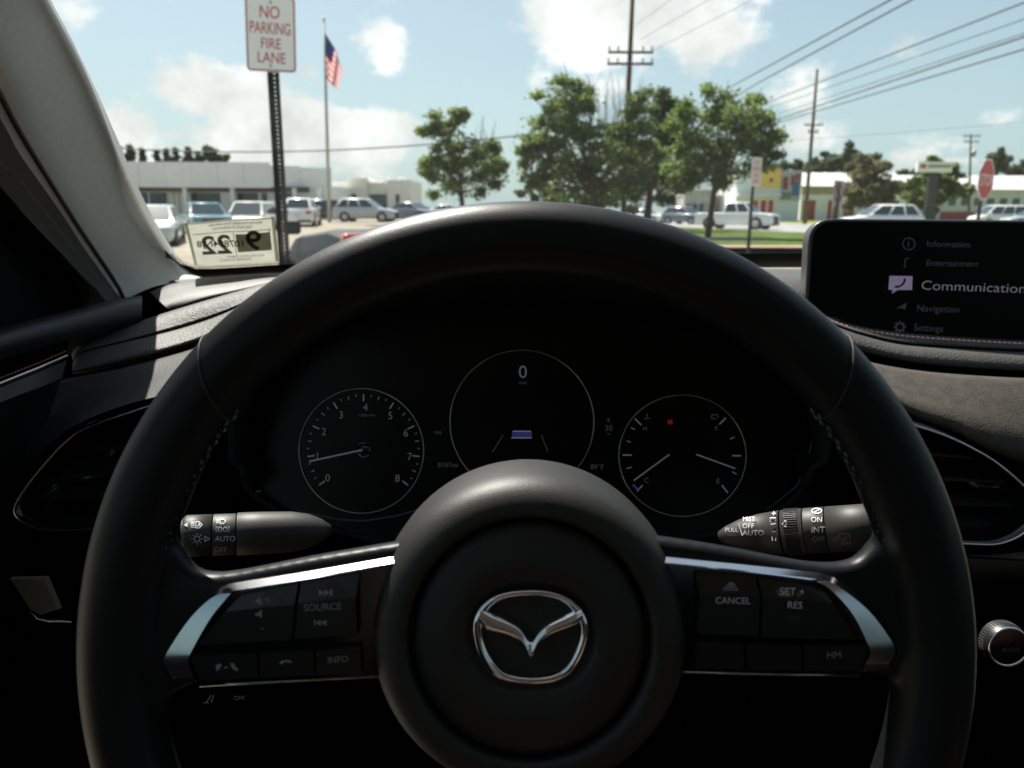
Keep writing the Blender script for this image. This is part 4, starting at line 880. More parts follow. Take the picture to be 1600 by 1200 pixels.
obj('handset', SC.poly([(1397, 449), (1399, 446.5), (1406, 446), (1411, 441), (1412, 436), (1415, 434), (1415.5, 439), (1412, 445), (1406, 449), (1400, 450)], .0020), [tuple(range(9, -1, -1))], MATS['screen_glass'], ic)
quad_strokes(SC, circ(1420, 381, 9.5, 16) + [(1420, 378, 1419, 386), (1421, 374, 1421, 376), (1414, 417, 1414, 405), (1414, 405, 1421, 403), (1411, 417, 1415, 417)], 1.5, .0016).build('menu_icon', glow_m, scr)
obj('menu_icon', SC.poly([(1400, 482), (1417, 473), (1414, 484), (1408, 481)], .0016), [(3, 2, 1, 0)], glow_m, scr)
quad_strokes(SC, circ(1406, 511, 6, 12) + [(1406 + 6 * math.cos(k * math.pi / 4), 511 + 6 * math.sin(k * math.pi / 4), 1406 + 9.5 * math.cos(k * math.pi / 4), 511 + 9.5 * math.sin(k * math.pi / 4)) for k in range(8)], 3, .0016).build('menu_icon', glow_m, scr)

# ================================================================ outside
def sstep(a, b, t):
    t = max(0, min(1, (t - a) / (b - a))); return t * t * (3 - 2 * t)
def gz(x, y): return .35 * sstep(36, 60, y) * (1 - sstep(2, 10, x))
def gp(px, py, z=0.0):
    d = ray(px, py); t = (z - CAM.z) / d.z; return CAM + d * t
asphalt_lot = mat('parking_lot_asphalt', (.225, .20, .158), rough=.9, noise=.16, nscale=.55, bump=.3, bscale=14, spec=.2)
roadm = mat('road_asphalt', (.235, .24, .235), rough=.85, noise=.12, nscale=.5, bump=.3, bscale=12, spec=.25)
grassm = mat('lawn', (.058, .098, .018), rough=.9, noise=.35, nscale=.7, bump=.6, bscale=9, spec=.1)
grassf = mat('verge_grass', (.17, .20, .055), rough=.9, noise=.3, nscale=.5, bump=.6, bscale=9, spec=.1)
concrete = mat('kerb_concrete', (.30, .20, .14), rough=.9, noise=.12, nscale=3)
mulch = mat('mulch', (.045, .035, .028), rough=1, noise=.4, nscale=6, bump=.8, bscale=20)
earth = mat('far_ground', (.11, .13, .06), rough=1, noise=.3, nscale=.02)
# ground sheet with the rise towards the showroom
xs = [-1500, -400, -150, -80] + [-60 + 2 * i for i in range(40)] + [30, 60, 120, 300, 1500]; ys = [-60, -10, 0] + [4 + 2 * i for i in range(34)] + [80, 100, 140, 220, 500, 2500]
V = [(x, y, gz(x, y)) for y in ys for x in xs]; n = len(xs)
tag(obj('ground', V, [(j * n + i, j * n + i + 1, (j + 1) * n + i + 1, (j + 1) * n + i) for j in range(len(ys) - 1) for i in range(n - 1)], asphalt_lot), kind='structure')
def sheet(name, P, m, z, kind='structure', parent=None):
    o = obj(name, [(p.x, p.y, z) for p in P], [tuple(range(len(P)))], m, parent); tag(o, kind=kind); return o
def gpx(P): return [gp(*p) for p in P]
# the main road crosses obliquely from the near right to the far left
na, nb = gp(1100, 359.5), gp(1262, 368); fa, fb = gp(1040, 343), gp(1262, 350.5)
dn = (nb - na).normalized(); df = (fb - fa).normalized()
road_poly = [na - dn * 60, nb + dn * 60, fb + df * 90, fa - df * 60]
sheet('far_verge', [fa - df * 60, fb + df * 90, Vector((160, 170, 0)), Vector((-30, 220, 0))], grassf, .008)
sheet('road', road_poly, roadm, .012)
lawn_near = gp(1262, 388.5); ln0 = gp(1100, 388)
sheet('lawn', [na - dn * 45, nb + dn * 40, lawn_near + (lawn_near - ln0).normalized() * 40, gp(930, 386)], grassm, .10)
# painted lines on the road
def line_on(name, a, b, w, m, z):
    t = (b - a).normalized(); s = Vector((-t.y, t.x, 0)) * w / 2
    return tag(obj(name, [(*(p).xy, z) for p in (a - s, b - s, b + s, a + s)], [(0, 1, 2, 3)], m), kind='structure')
white_paint = mat('road_white_paint', (.72, .72, .68), .7, noise=.1, nscale=8); yellow_paint = mat('road_yellow_paint', (.62, .45, .08), .7)
line_on('lane_marking', (na + (fa - na) * .12) - dn * 50, (nb + (fb - nb) * .12) + dn * 40, .15, white_paint, .018)
line_on('lane_marking', (na + (fa - na) * .5) - dn * 50, (nb + (fb - nb) * .5) + dn * 40, .15, yellow_paint, .018)
line_on('lane_marking', (na + (fa - na) * .9) - dn * 50, (nb + (fb - nb) * .9) + dn * 40, .15, white_paint, .018)
# kerbs: along the lawn and the road
def kerb(a, b, w=.16, h=.14):
    t = (b - a).normalized(); s = Vector((-t.y, t.x, 0)) * w
    mb = MB(); P = [a, b, b + s, a + s]
    mb.add([(p.x, p.y, 0) for p in P] + [(p.x, p.y, h) for p in P], [(4, 5, 6, 7), (0, 1, 5, 4), (1, 2, 6, 5), (2, 3, 7, 6), (3, 0, 4, 7)])
    return tag(mb.build('kerb', concrete), kind='structure')
kerb(gp(930, 392.5), gp(1262, 395) + (lawn_near - ln0).normalized() * 40, 1.5); kerb(na - dn * 45, nb + dn * 40)
mbm = gp(1118, 377); V = [(mbm.x + 2.2 * math.cos(a) * (1 + .2 * math.sin(3 * a)), mbm.y + 2.6 * math.sin(a), .104) for a in [2 * math.pi * i / 24 for i in range(24)]]
tag(obj('mulch_bed', V, [tuple(range(24))], mulch), kind='structure')
# parking bay lines in the lot
for k in range(9):
    x = -27 + k * 2.9; a = Vector((x, 40, 0)); b = Vector((x + .5, 45, 0))
    line_on('bay_marking', a, b, .12, white_paint, gz(x, 42.5) + .03)

# ---- vehicles (built at the origin, nose towards +X, then moved)
tyre_m = mat('tyre_rubber', (.018, .018, .019), .8); wheel_m = mat('alloy_wheel', (.42, .42, .43), .3, metal=.8); dark_m = mat('dark_bumper_plastic', (.022, .022, .024), .6)
carglass = mat('car_window_glass', (.035, .055, .065), rough=.05, spec=.8); lamp_w = mat('headlamp_lens', (.65, .68, .70), .1, spec=.8); lamp_r = mat('tail_lamp_red', (.45, .012, .014), .15, spec=.6); plate_m = mat('number_plate', (.6, .6, .55), .5)
def paint(name, c, r=.25): return mat(name, c, rough=r, coat=.8, spec=.5)
def vehicle(name, label, kind, pm, px, Y, heading, py=None, h_scale=1.0, cat='car', group='cars parked on the lot'):
    r = thing(name, label, cat, (0, 0, 0), group)
    L, W, Z = {'suv': (4.6, .92, 1.68), 'sedan': (4.7, .91, 1.45), 'pickup': (5.6, .98, 1.88), 'van': (5.0, .98, 1.95), 'coupe': (4.1, .88, 1.24), 'roadster': (4.1, .88, 1.10)}[kind]
    top = {'suv': [(-.5, .62, .90), (-.485, .98, .96), (-.40, 1.03, 1), (.05, 1.03, 1), (.20, 1.02, 1), (.40, .92, .98), (.475, .80, .90), (.5, .60, .80)],
           'sedan': [(-.5, .60, .88), (-.485, .96, .94), (-.34, 1.0, 1), (.05, .97, 1), (.20, .95, 1), (.40, .84, .97), (.475, .74, .88), (.5, .55, .78)],
           'pickup': [(-.5, .62, .97), (-.497, 1.10, .97), (-.40, 1.12, 1), (.05, 1.15, 1), (.22, 1.16, 1), (.42, 1.10, .99), (.485, 1.02, .95), (.5, .7, .92)],
           'van': [(-.5, .6, .95), (-.49, 1.0, .97), (-.4, 1.08, 1), (.05, 1.08, 1), (.30, 1.04, 1), (.44, .92, .97), (.485, .78, .90), (.5, .58, .82)],
           'roadster': [(-.5, .62, .86), (-.49, 1.00, .93), (-.36, 1.04, 1), (.05, .95, 1), (.20, .92, 1), (.40, .80, .96), (.475, .68, .86), (.5, .48, .76)],
           'coupe': [(-.5, .58, .86), (-.49, .92, .93), (-.36, .97, 1), (.05, .92, 1), (.20, .90, 1), (.40, .78, .96), (.475, .66, .86), (.5, .48, .76)]}[kind]
    gh = {'suv': (-.475, .24, -.36, .055), 'sedan': (-.36, .22, -.17, .05), 'pickup': (-.13, .25, -.10, .13), 'van': (-.485, .34, -.44, .17), 'coupe': (-.26, .17, -.13, .03), 'roadster': (-.20, .16, -.16, .12)}[kind]
    zb = .30 if kind in ('pickup',) else .22
    secs = []
    for fx, zt, wk in top:
        w = W * wk; h = zt - zb
        half = [(w * .90, zb), (w * .99, zb + h * .22), (w, zb + h * .55), (w * .985, zb + h * .80), (w * .945, zt - .035), (w * .86, zt)]
        secs.append([(fx * L, y, z) for y, z in half] + [(fx * L, -y, z) for y, z in reversed(half)])
    n = len(secs[0]); V = [v for s in secs for v in s]; Fc = [tuple(range(n)), tuple(reversed(range((len(secs) - 1) * n, len(secs) * n)))]
    for j in range(len(secs) - 1):
        for i in range(n): Fc.append((j * n + i, (j + 1) * n + i, (j + 1) * n + (i + 1) % n, j * n + (i + 1) % n))
    b = obj('body', V, Fc, pm, r, True); b.data.set_sharp_from_angle(angle=R_(35))
    md = b.modifiers.new('round', 'BEVEL'); md.width = .03; md.segments = 2; md.limit_method = 'ANGLE'
    # greenhouse
    xr0, xf0, xr1, xf1 = [q * L for q in gh]; zt0 = top[3][1] - .03; wb, wt = W * .90, W * .70
    def gpt(x, side, k): # k 0 belt .. 1 roof
        w = wb + (wt - wb) * k; return Vector((x, side * w, zt0 + (Z - zt0) * k))
    crown = Z + .035
    P = [gpt(xr0, 1, 0), gpt(xf0, 1, 0), gpt(xf0, -1, 0), gpt(xr0, -1, 0), gpt(xr1, 1, .93), gpt(xf1, 1, .93), gpt(xf1, -1, .93), gpt(xr1, -1, .93)]
    mid = [(p + Vector((0, 0, 0))) for p in P[4:]]
    roof = [Vector((p.x * .96 + (xr1 + xf1) / 2 * .04 + (.10 if p.x < 0 else -.12), p.y * .86, Z)) for p in mid]
    V = P + roof
    Fc = [(0, 1, 5, 4), (1, 2, 6, 5), (2, 3, 7, 6), (3, 0, 4, 7), (4, 5, 9, 8), (5, 6, 10, 9), (6, 7, 11, 10), (7, 4, 8, 11), (8, 9, 10, 11)]
    road = kind == 'roadster'
    if road: Fc = Fc[:0] + [(0, 1, 2, 3)]
    c = obj('cockpit' if road else 'cabin', V, Fc, dark_m if road else pm, r, True); c.data.set_sharp_from_angle(angle=R_(50))
    def pane(nm, q, outv, ins=(.06, .06, .10, .10)):
        a, bq, cq, d = q  # bottom-left, bottom-right, top-right, top-left
        l, rr_, bo, to = ins
        def f(u, v): return a.lerp(bq, u).lerp(d.lerp(cq, u), v) + outv * .012
        g = [f(l, bo), f(1 - rr_, bo), f(1 - rr_, 1 - to), f(l, 1 - to)]
        obj(nm, g + [p - outv * .01 for p in g], [(0, 1, 2, 3), (0, 4, 5, 1), (1, 5, 6, 2), (2, 6, 7, 3), (3, 7, 4, 0)], carglass, r)
    if not road: pane('windshield', (P[1], P[2], P[6], P[5]), Vector((.6, 0, .8)), (.05, .05, .04, .04))
    if not road: pane('rear_window', (P[3], P[0], P[4], P[7]), Vector((-.8, 0, .5)), (.07, .07, .12, .06))
    for s in (1, -1):
        A, B, C_, D = (P[0], P[1], P[5], P[4]) if s > 0 else (P[3], P[2], P[6], P[7])
        cuts = {'pickup': [(.06, .50), (.54, .95)], 'coupe': [(.12, .95)], 'van': [(.05, .34), (.37, .64), (.67, .96)]}.get(kind, [(.07, .30), (.335, .60), (.635, .95)])
        for u0, u1 in ([] if road else cuts):
            q = (A.lerp(B, u0), A.lerp(B, u1), D.lerp(C_, u1), D.lerp(C_, u0)); pane('side_window', q, Vector((0, s * .93, .3)), (0, 0, .10, .07))
        m_ = MB(); q = A.lerp(B, .93); m_.box((q.x - .12, s * (W + .02) - .09, q.z + .02), (q.x + .02, s * (W + .02) + .09, q.z + .17)); mo = m_.build('door_mirror', pm, r); mb_ = mo.modifiers.new('b', 'BEVEL'); mb_.width = .04; mb_.segments = 2
        for fx in (-.295, .305):
            wr = .40 if kind == 'pickup' else .345
            wh = thing('wheel', None, None); wh.parent = r; cpt = Vector((fx * L, s * (W - .10), wr))
            wh.location = cpt
            U, Vv, Nn = Vector((1, 0, 0)), Vector((0, 0, 1)), Vector((0, s, 0))
            MB().lathe([(wr * .66, .10), (wr * .9, .125), (wr, .09), (wr, -.09), (wr * .66, -.1)], cpt, U, Vv, Nn, 24).build('tyre', tyre_m, wh, True)
            MB().lathe([(wr * .67, .09), (wr * .60, .10), (wr * .52, .07), (wr * .2, .085), (0, .10)], cpt, U, Vv, Nn, 10).build('hubcap', wheel_m, wh)
            MB().lathe([(wr * 1.16, .115), (wr * 1.02, .10), (wr * .95, .02)], cpt, U, Vv, Nn, 28).build('wheel_arch', dark_m, r, True)
        zl = top[6][1] - (.16 if not road else .50); xl = (.470 if not road else .40) * L
        m_ = MB(); m_.box((xl - .12, s * W * .58 - .17, zl), (xl + .075, s * W * .58 + .17, zl + .14)); o = m_.build('headlight', lamp_w, r); q = o.modifiers.new('b', 'BEVEL'); q.width = .04; q.segments = 2
        zl = top[1][1] - (.17 if kind == 'roadster' else .26); m_ = MB(); m_.box((-.5 * L - .012, s * W * .72 - .13, zl), (-.46 * L, s * W * .72 + .17, zl + .19)); o = m_.build('tail_light', lamp_r, r); q = o.modifiers.new('b', 'BEVEL'); q.width = .03; q.segments = 2
    m_ = MB(); m_.box((.45 * L, -W * .5, zb + .12), (.5 * L + .02, W * .5, top[6][1] - .12)); m_.build('grille', dark_m, r)
    m_ = MB(); m_.box((.44 * L, -W * .76, zb - .03), (.505 * L, W * .76, zb + .10)); m_.build('bumper', dark_m, r); m_ = MB(); m_.box((-.508 * L, -W * .86, zb - .03), (-.45 * L, W * .86, zb + .14)); m_.build('bumper', dark_m, r)
    m_ = MB(); m_.box((-.512 * L, -.15, zb + .32), (-.49 * L, .15, zb + .48)); m_.build('number_plate', plate_m, r)
    if kind == 'pickup':
        m_ = MB(); zt = top[1][1]; m_.box((-.485 * L, -W * .84, zt - .12), (-.135 * L, W * .84, zt + .035)); m_.build('bed_cover', dark_m, r)
    p = at(px, 330, Y); r.location = (p.x, Y, gz(p.x, Y) if py is None else 0); r.rotation_euler = (0, 0, R_(heading)); r.scale = (1, 1, h_scale)
    return r
white = paint('car_white', (.78, .78, .76)); silver = paint('car_silver', (.46, .49, .51)); black = paint('car_black', (.018, .02, .022)); teal = paint('car_teal', (.10, .23, .26)); dkteal = mat('car_dark_slate', (.014, .024, .028), rough=.6, spec=.12); grey = paint('car_slate_grey', (.12, .15, .18)); cream = paint('car_cream', (.66, .63, .54))
# lot, left to right (heading: 0 = nose to the right, -90 = nose towards us)
vehicle('parked_suv', 'pale green car nearest the windshield pillar', 'suv', paint('car_pale_green', (.52, .58, .52)), 234, 27, -72, h_scale=.80)
vehicle('parked_pickup', 'teal blue pickup facing us left of the sign post', 'pickup', teal, 318, 40, -60, h_scale=.80, cat='pickup')
vehicle('parked_van', 'cream white van facing us, half behind the sign post', 'van', cream, 394, 42, -84, h_scale=.80, cat='van')
vehicle('parked_suv', 'white car seen from behind, just right of the sign post', 'suv', white, 473, 50, 97)
vehicle('parked_suv', 'black car close behind the silver crossover', 'suv', black, 520, 66, 20)
vehicle('parked_crossover', 'silver crossover parked side on by the showroom', 'suv', silver, 572, 58, -6)
vehicle('parked_sedan', 'dark grey sedan beyond the nose of the silver crossover', 'sedan', grey, 645, 60, -30)
vehicle('parked_sedan', 'white sedan far off under the small tree', 'sedan', white, 700, 85, 0)
vehicle('parked_sedan', 'dark sedan in the shade in front of the showroom windows', 'sedan', grey, 432, 60, -80)
vehicle('parked_suv', 'pale grey car at the showroom wall left of the flagpole', 'suv', silver, 505, 72, -90)
# close dark coupe, its tail towards us
cp = vehicle('parked_roadster', 'low dark slate roadster close ahead with a red tail light', 'roadster', dkteal, 640, 8.3, 112, group=None, h_scale=1.0); cp.location = (-1.33, 8.23, 0)
# road traffic
g2 = 'traffic on the road'
vehicle('white_pickup', 'white pickup driving past the lone tree trunk', 'pickup', white, 1152, 56, -37, cat='pickup', group=g2, py=0)
vehicle('dark_suv', 'dark grey car following the white pickup', 'suv', grey, 1071, 76, -50, group=g2, py=0)
vehicle('white_sedan', 'white sedan on the road emerging from behind the wheel rim', 'sedan', white, 1008, 80, -40, group=g2, py=0)
vehicle('white_suv', 'white SUV on the road above the dash screen', 'suv', white, 1376, 47, 178, group=g2, py=0)
vehicle('white_van', 'white van parked far right beyond the stop sign', 'van', white, 1560, 75, 185, cat='van', group='vehicles parked across the road', py=0)
vehicle('silver_sedan', 'silver sedan beside the far white van', 'sedan', silver, 1612, 70, 180, group='vehicles parked across the road', py=0)

# ---- buildings
wallw = mat('painted_wall_white', (.80, .79, .75), .85, noise=.05, nscale=2); fasc = mat('fascia_panel', (.80, .79, .75), .6, noise=.05, nscale=.8); soffit = mat('soffit_brown', (.16, .13, .10), .8)
winm = mat('shop_window_glass', (.04, .06, .06), .05, spec=.7); framem = mat('window_frame_dark', (.06, .06, .06), .5); tan = mat('wall_tan', (.74, .71, .62), .9, noise=.06, nscale=1.5)
def bx3(name, a, b, m, parent): return MB().box(a, b).build(name, m, parent)
def facade_px(px, Y): return at(px, 330, Y).x
def showroom():
    Y0 = 74; x0, x1 = facade_px(60, Y0), facade_px(512, Y0); z0 = .35; zr = at(300, 253, Y0).z; zf = at(300, 293, Y0).z
    b = thing('showroom', 'long white flat roofed car showroom behind the parked cars', 'building', ((x0 + x1) / 2, Y0 + 8, z0))
    bx3('wall', (x0, Y0 + 1.6, z0), (x1 - .5, Y0 + 16, zf + .3), wallw, b)
    # fascia in panels, the right end stepping back
    npan = 9; w = (x1 - 5.2 - x0) / npan
    for i in range(npan): bx3('fascia_panel', (x0 + w * i + .015, Y0, zf), (x0 + w * (i + 1) - .015, Y0 + .25, zr), fasc, b)
    q = x1 - 5.2
    for i in range(2):
        a0, a1 = Vector((q + i * 2.6, Y0 + i * 1.0, 0)), Vector((q + (i + 1) * 2.6 - .03, Y0 + (i + 1) * 1.0, 0)); zt = zr - .28 - .10 * i
        MB().add([(a0.x, a0.y, zf + .1), (a1.x, a1.y, zf + .1), (a1.x, a1.y, zt), (a0.x, a0.y, zt), (a0.x, a0.y + .4, zf + .1), (a1.x, a1.y + .4, zf + .1), (a1.x, a1.y + .4, zt), (a0.x, a0.y + .4, zt)],
                 [(0, 1, 2, 3), (4, 7, 6, 5), (0, 4, 5, 1), (1, 5, 6, 2), (2, 6, 7, 3), (3, 7, 4, 0)]).build('fascia_panel', fasc, b)
    bx3('soffit', (x0, Y0 + .26, zf + .02), (x1 - 2, Y0 + 1.6, zf + .12), soffit, b)
    bx3('roof', (x0, Y0 + .26, zr - .25), (x1 - 5.2, Y0 + 16, zr - .05), wallw, b)
    bx3('wall_band', (x0, Y0 + 1.5, zf - .35), (x1 - 2, Y0 + 1.6, zf + .02), soffit, b)
    for i, (pa, pb) in enumerate([(205, 232), (236, 262), (266, 290), (300, 345), (372, 404), (410, 418), (436, 458)]):
        a, c = facade_px(pa, Y0 + 1.5), facade_px(pb, Y0 + 1.5)
        wd = bx3('window', (a, Y0 + 1.48, z0 + .5), (c, Y0 + 1.597, zf - .45), framem, b)
        k = 3 if c - a > 1.2 else 1
        for j in range(k): bx3('pane', (a + (c - a) * j / k + .04, Y0 + 1.46, z0 + .55), (a + (c - a) * (j + 1) / k - .04, Y0 + 1.478, zf - .5), winm if i != 2 else tan, wd)
    for p in (195, 292, 366, 462, 500): c = facade_px(p, Y0 + .5); bx3('column', (c - .18, Y0 + .3, z0), (c + .18, Y0 + .66, zf), wallw, b)
showroom()
def annex():
    Y0 = 88; z0 = .35
    b = thing('service_building', 'low tan building with two raised blocks right of the flagpole', 'building', (facade_px(580, Y0), Y0 + 6, z0))
    for pa, pb, pt, d in ((520, 546, 286, 0), (546, 576, 280, -.6), (576, 608, 287, .2), (608, 644, 283, -.6)):
        a, c = facade_px(pa, Y0), facade_px(pb, Y0); bx3('wall', (a, Y0 + d, z0), (c - .02, Y0 + 10, at(580, pt, Y0).z), tan if d else wallw, b)
        bx3('coping', (a - .05, Y0 + d - .06, at(580, pt, Y0).z), (c + .03, Y0 + 10, at(580, pt, Y0).z + .12), fasc, b)
    for pa, pb in ((552, 559), (578, 604), (620, 626)):
        a, c = facade_px(pa, Y0), facade_px(pb, Y0); d = .16 if pa == 578 else -.64
        w = bx3('window', (a, Y0 + d - .02, 1.0), (c, Y0 + d + .03, 2.9), framem, b); bx3('pane', (a + .06, Y0 + d - .04, 1.08), (c - .06, Y0 + d - .021, 2.8), winm, w)
    for p in (572, 602, 628): x = facade_px(p, Y0 + 3); z = at(580, 281, Y0).z; bx3('roof_unit', (x - .4, Y0 + 3, z - .6), (x + .4, Y0 + 4, z + .45), fasc, b)
annex()
red = mat('storage_door_red', (.50, .045, .04), .55); redd = mat('storage_door_dull_red', (.33, .055, .05), .6); metalw = mat('metal_siding_white', (.75, .77, .76), .5); ylw = mat('stucco_yellow', (.80, .52, .14), .85); brk = mat('wall_sandstone', (.40, .33, .20), .9, noise=.15, nscale=1)
def slope(name, x0, x1, ya, za, yb, zb, m, parent):
    V = [(x0, ya, za), (x1, ya, za), (x1, yb, zb), (x0, yb, zb), (x0, ya, za - .12), (x1, ya, za - .12), (x1, yb, zb - .12), (x0, yb, zb - .12), (x0, 2 * yb - ya, za), (x1, 2 * yb - ya, za)]
    return obj(name, V, [(0, 1, 2, 3), (4, 7, 6, 5), (0, 4, 5, 1), (1, 5, 6, 2), (3, 7, 4, 0), (3, 2, 9, 8)], m, parent)
def corner_shop():
    Y0 = 104
    b = thing('yellow_store', 'yellow fronted store with a mural panel across the road', 'building', (facade_px(1215, Y0), Y0 + 6, 0))
    X = lambda p: facade_px(p, Y0); Zp = lambda p, y: at(p, y, Y0).z
    bx3('wall', (X(1150), Y0 + .3, 0), (X(1249), Y0 + 12, Zp(1200, 268)), metalw, b)
    bx3('yellow_facade', (X(1176), Y0, Zp(1200, 293)), (X(1216), Y0 + .29, Zp(1200, 264)), ylw, b)
    bx3('coping', (X(1174), Y0 - .15, Zp(1200, 264)), (X(1217), Y0 + .4, Zp(1200, 262)), brk, b)
    w = bx3('round_window', (X(1199), Y0 - .05, Zp(1200, 284)), (X(1204), Y0 - .003, Zp(1200, 279)), framem, b)
    mu = bx3('mural_panel', (X(1218), Y0 + .1, Zp(1230, 313)), (X(1249), Y0 + .28, Zp(1230, 266)), mat('mural_ground', (.42, .42, .45), .7), b)
    for pa, pb, ya, yb, m in ((1220, 1228, 296, 276, mat('mural_plum', (.25, .05, .07), .7)), (1232, 1238, 290, 274, mat('mural_wine', (.30, .05, .08), .7)), (1235, 1246, 306, 282, mat('mural_blue', (.06, .16, .32), .7)), (1238, 1247, 281, 271, mat('mural_rust', (.28, .10, .09), .7)), (1219, 1234, 311, 300, mat('mural_olive', (.20, .22, .16), .7))):
        bx3('mural_shape', (X(pa), Y0 + .06 - .002 * pa % .01, Zp(1230, ya)), (X(pb), Y0 + .095, Zp(1230, yb)), m, mu)
    for pa, pb in ((1178, 1184), (1189, 1197), (1201, 1208)): bx3('red_door', (X(pa), Y0 + .22, .05), (X(pb), Y0 + .29, Zp(1200, 313)), red, b)
    bx3('awning', (X(1150), Y0 - .8, Zp(1170, 306)), (X(1216), Y0 + .29, Zp(1170, 303)), metalw, b)
    bx3('sill_band', (X(1150), Y0 + .2, Zp(1170, 318)), (X(1177), Y0 + .29, Zp(1170, 315)), red, b)
corner_shop()
def storage():
    Y0 = 116
    X = lambda p: facade_px(p, Y0); Zp = lambda p, y: at(p, y, Y0).z
    b = thing('storage_building', 'long white roofed storage building with red doors across the road', 'building', (X(1330), Y0 + 10, 0))
    bx3('wall', (X(1250), Y0, 0), (X(1420), Y0 + 16, Zp(1300, 304)), metalw, b)
    bx3('stone_band', (X(1250), Y0 - .06, Zp(1300, 304)), (X(1420), Y0 + 16, Zp(1300, 291)), brk, b)
    slope('metal_roof', X(1249), X(1421), Y0 - .4, Zp(1300, 291), Y0 + 6, at(1300, 270, Y0 + 6).z, mat('metal_roof_white', (.50, .50, .48), .55, noise=.06, nscale=.6), b)
    for i in range(9):
        x = X(1252 + 18.5 * i); slope('roof_rib', x, x + .12, Y0 - .4, Zp(1300, 291) + .07, Y0 + 6, at(1300, 270, Y0 + 6).z + .07, metalw, b)
    for pa, pb in ((1222 + 32, 1240 + 33), (1263 + 30, 1278 + 31), (1318, 1334), (1352, 1368), (1386, 1402)): 
        d = bx3('roll_door', (X(pa), Y0 - .09, .05), (X(pb), Y0 - .003, Zp(1300, 313)), redd, b)
        for k in range(4): z = .5 + k * .75; bx3('door_rib', (X(pa) + .03, Y0 - .11, z), (X(pb) - .03, Y0 - .091, z + .06), redd, d)
    b = thing('white_warehouse', 'white roofed warehouse behind the stop sign at the far right', 'building', (facade_px(1560, 120), 130, 0))
    Y0 = 120; X = lambda p: facade_px(p, Y0)
    bx3('wall', (X(1420), Y0, 0), (X(1760), Y0 + 16, at(1500, 296, Y0).z), mat('wall_pale_green', (.56, .57, .55), .8, noise=.05, nscale=1), b)
    slope('metal_roof', X(1421), X(1762), Y0 - .5, at(1500, 296, Y0).z, Y0 + 6.5, at(1500, 274, Y0 + 6.5).z, MATS['metal_roof_white'], b)
    for i in range(9): x = X(1440 + 20 * i); bx3('window', (x, Y0 - .06, 2.3), (x + 1.1, Y0 - .003, 3.4), winm, b)
    bx3('base_band', (X(1470), Y0 - .1, 0), (X(1530), Y0 - .003, 1.4), redd, b)
    b = thing('gas_canopy', 'pale flat canopy seen below the trees beyond the road', 'canopy', (facade_px(1030, 118), 120, 0))
    Y0 = 118; X = lambda p: facade_px(p, Y0)
    bx3('canopy_roof', (X(1005), Y0, at(1030, 311, Y0).z), (X(1058), Y0 + 8, at(1030, 303.5, Y0).z), metalw, b)
    for p in (1010, 1050): bx3('post', (X(p), Y0 + 3, 0), (X(p) + .35, Y0 + 3.35, at(1030, 311, Y0).z), metalw, b)
    b = thing('small_shop', 'small grey shop half hidden behind the lone tree trunk', 'building', (facade_px(1085, 112), 116, 0)); Y0 = 112; X = lambda p: facade_px(p, Y0)
    bx3('wall', (X(1068), Y0, 0), (X(1118), Y0 + 9, at(1085, 297, Y0).z), mat('wall_stone_grey', (.36, .35, .32), .9, noise=.2, nscale=1.2), b); bx3('roof', (X(1066), Y0 - .6, at(1085, 297, Y0).z), (X(1120), Y0 + 9.5, at(1085, 289, Y0).z), metalw, b)
    for p in (1072, 1082, 1092): bx3('window', (X(p), Y0 - .05, 1.0), (X(p + 7), Y0 - .003, 2.3), winm, b)
storage()

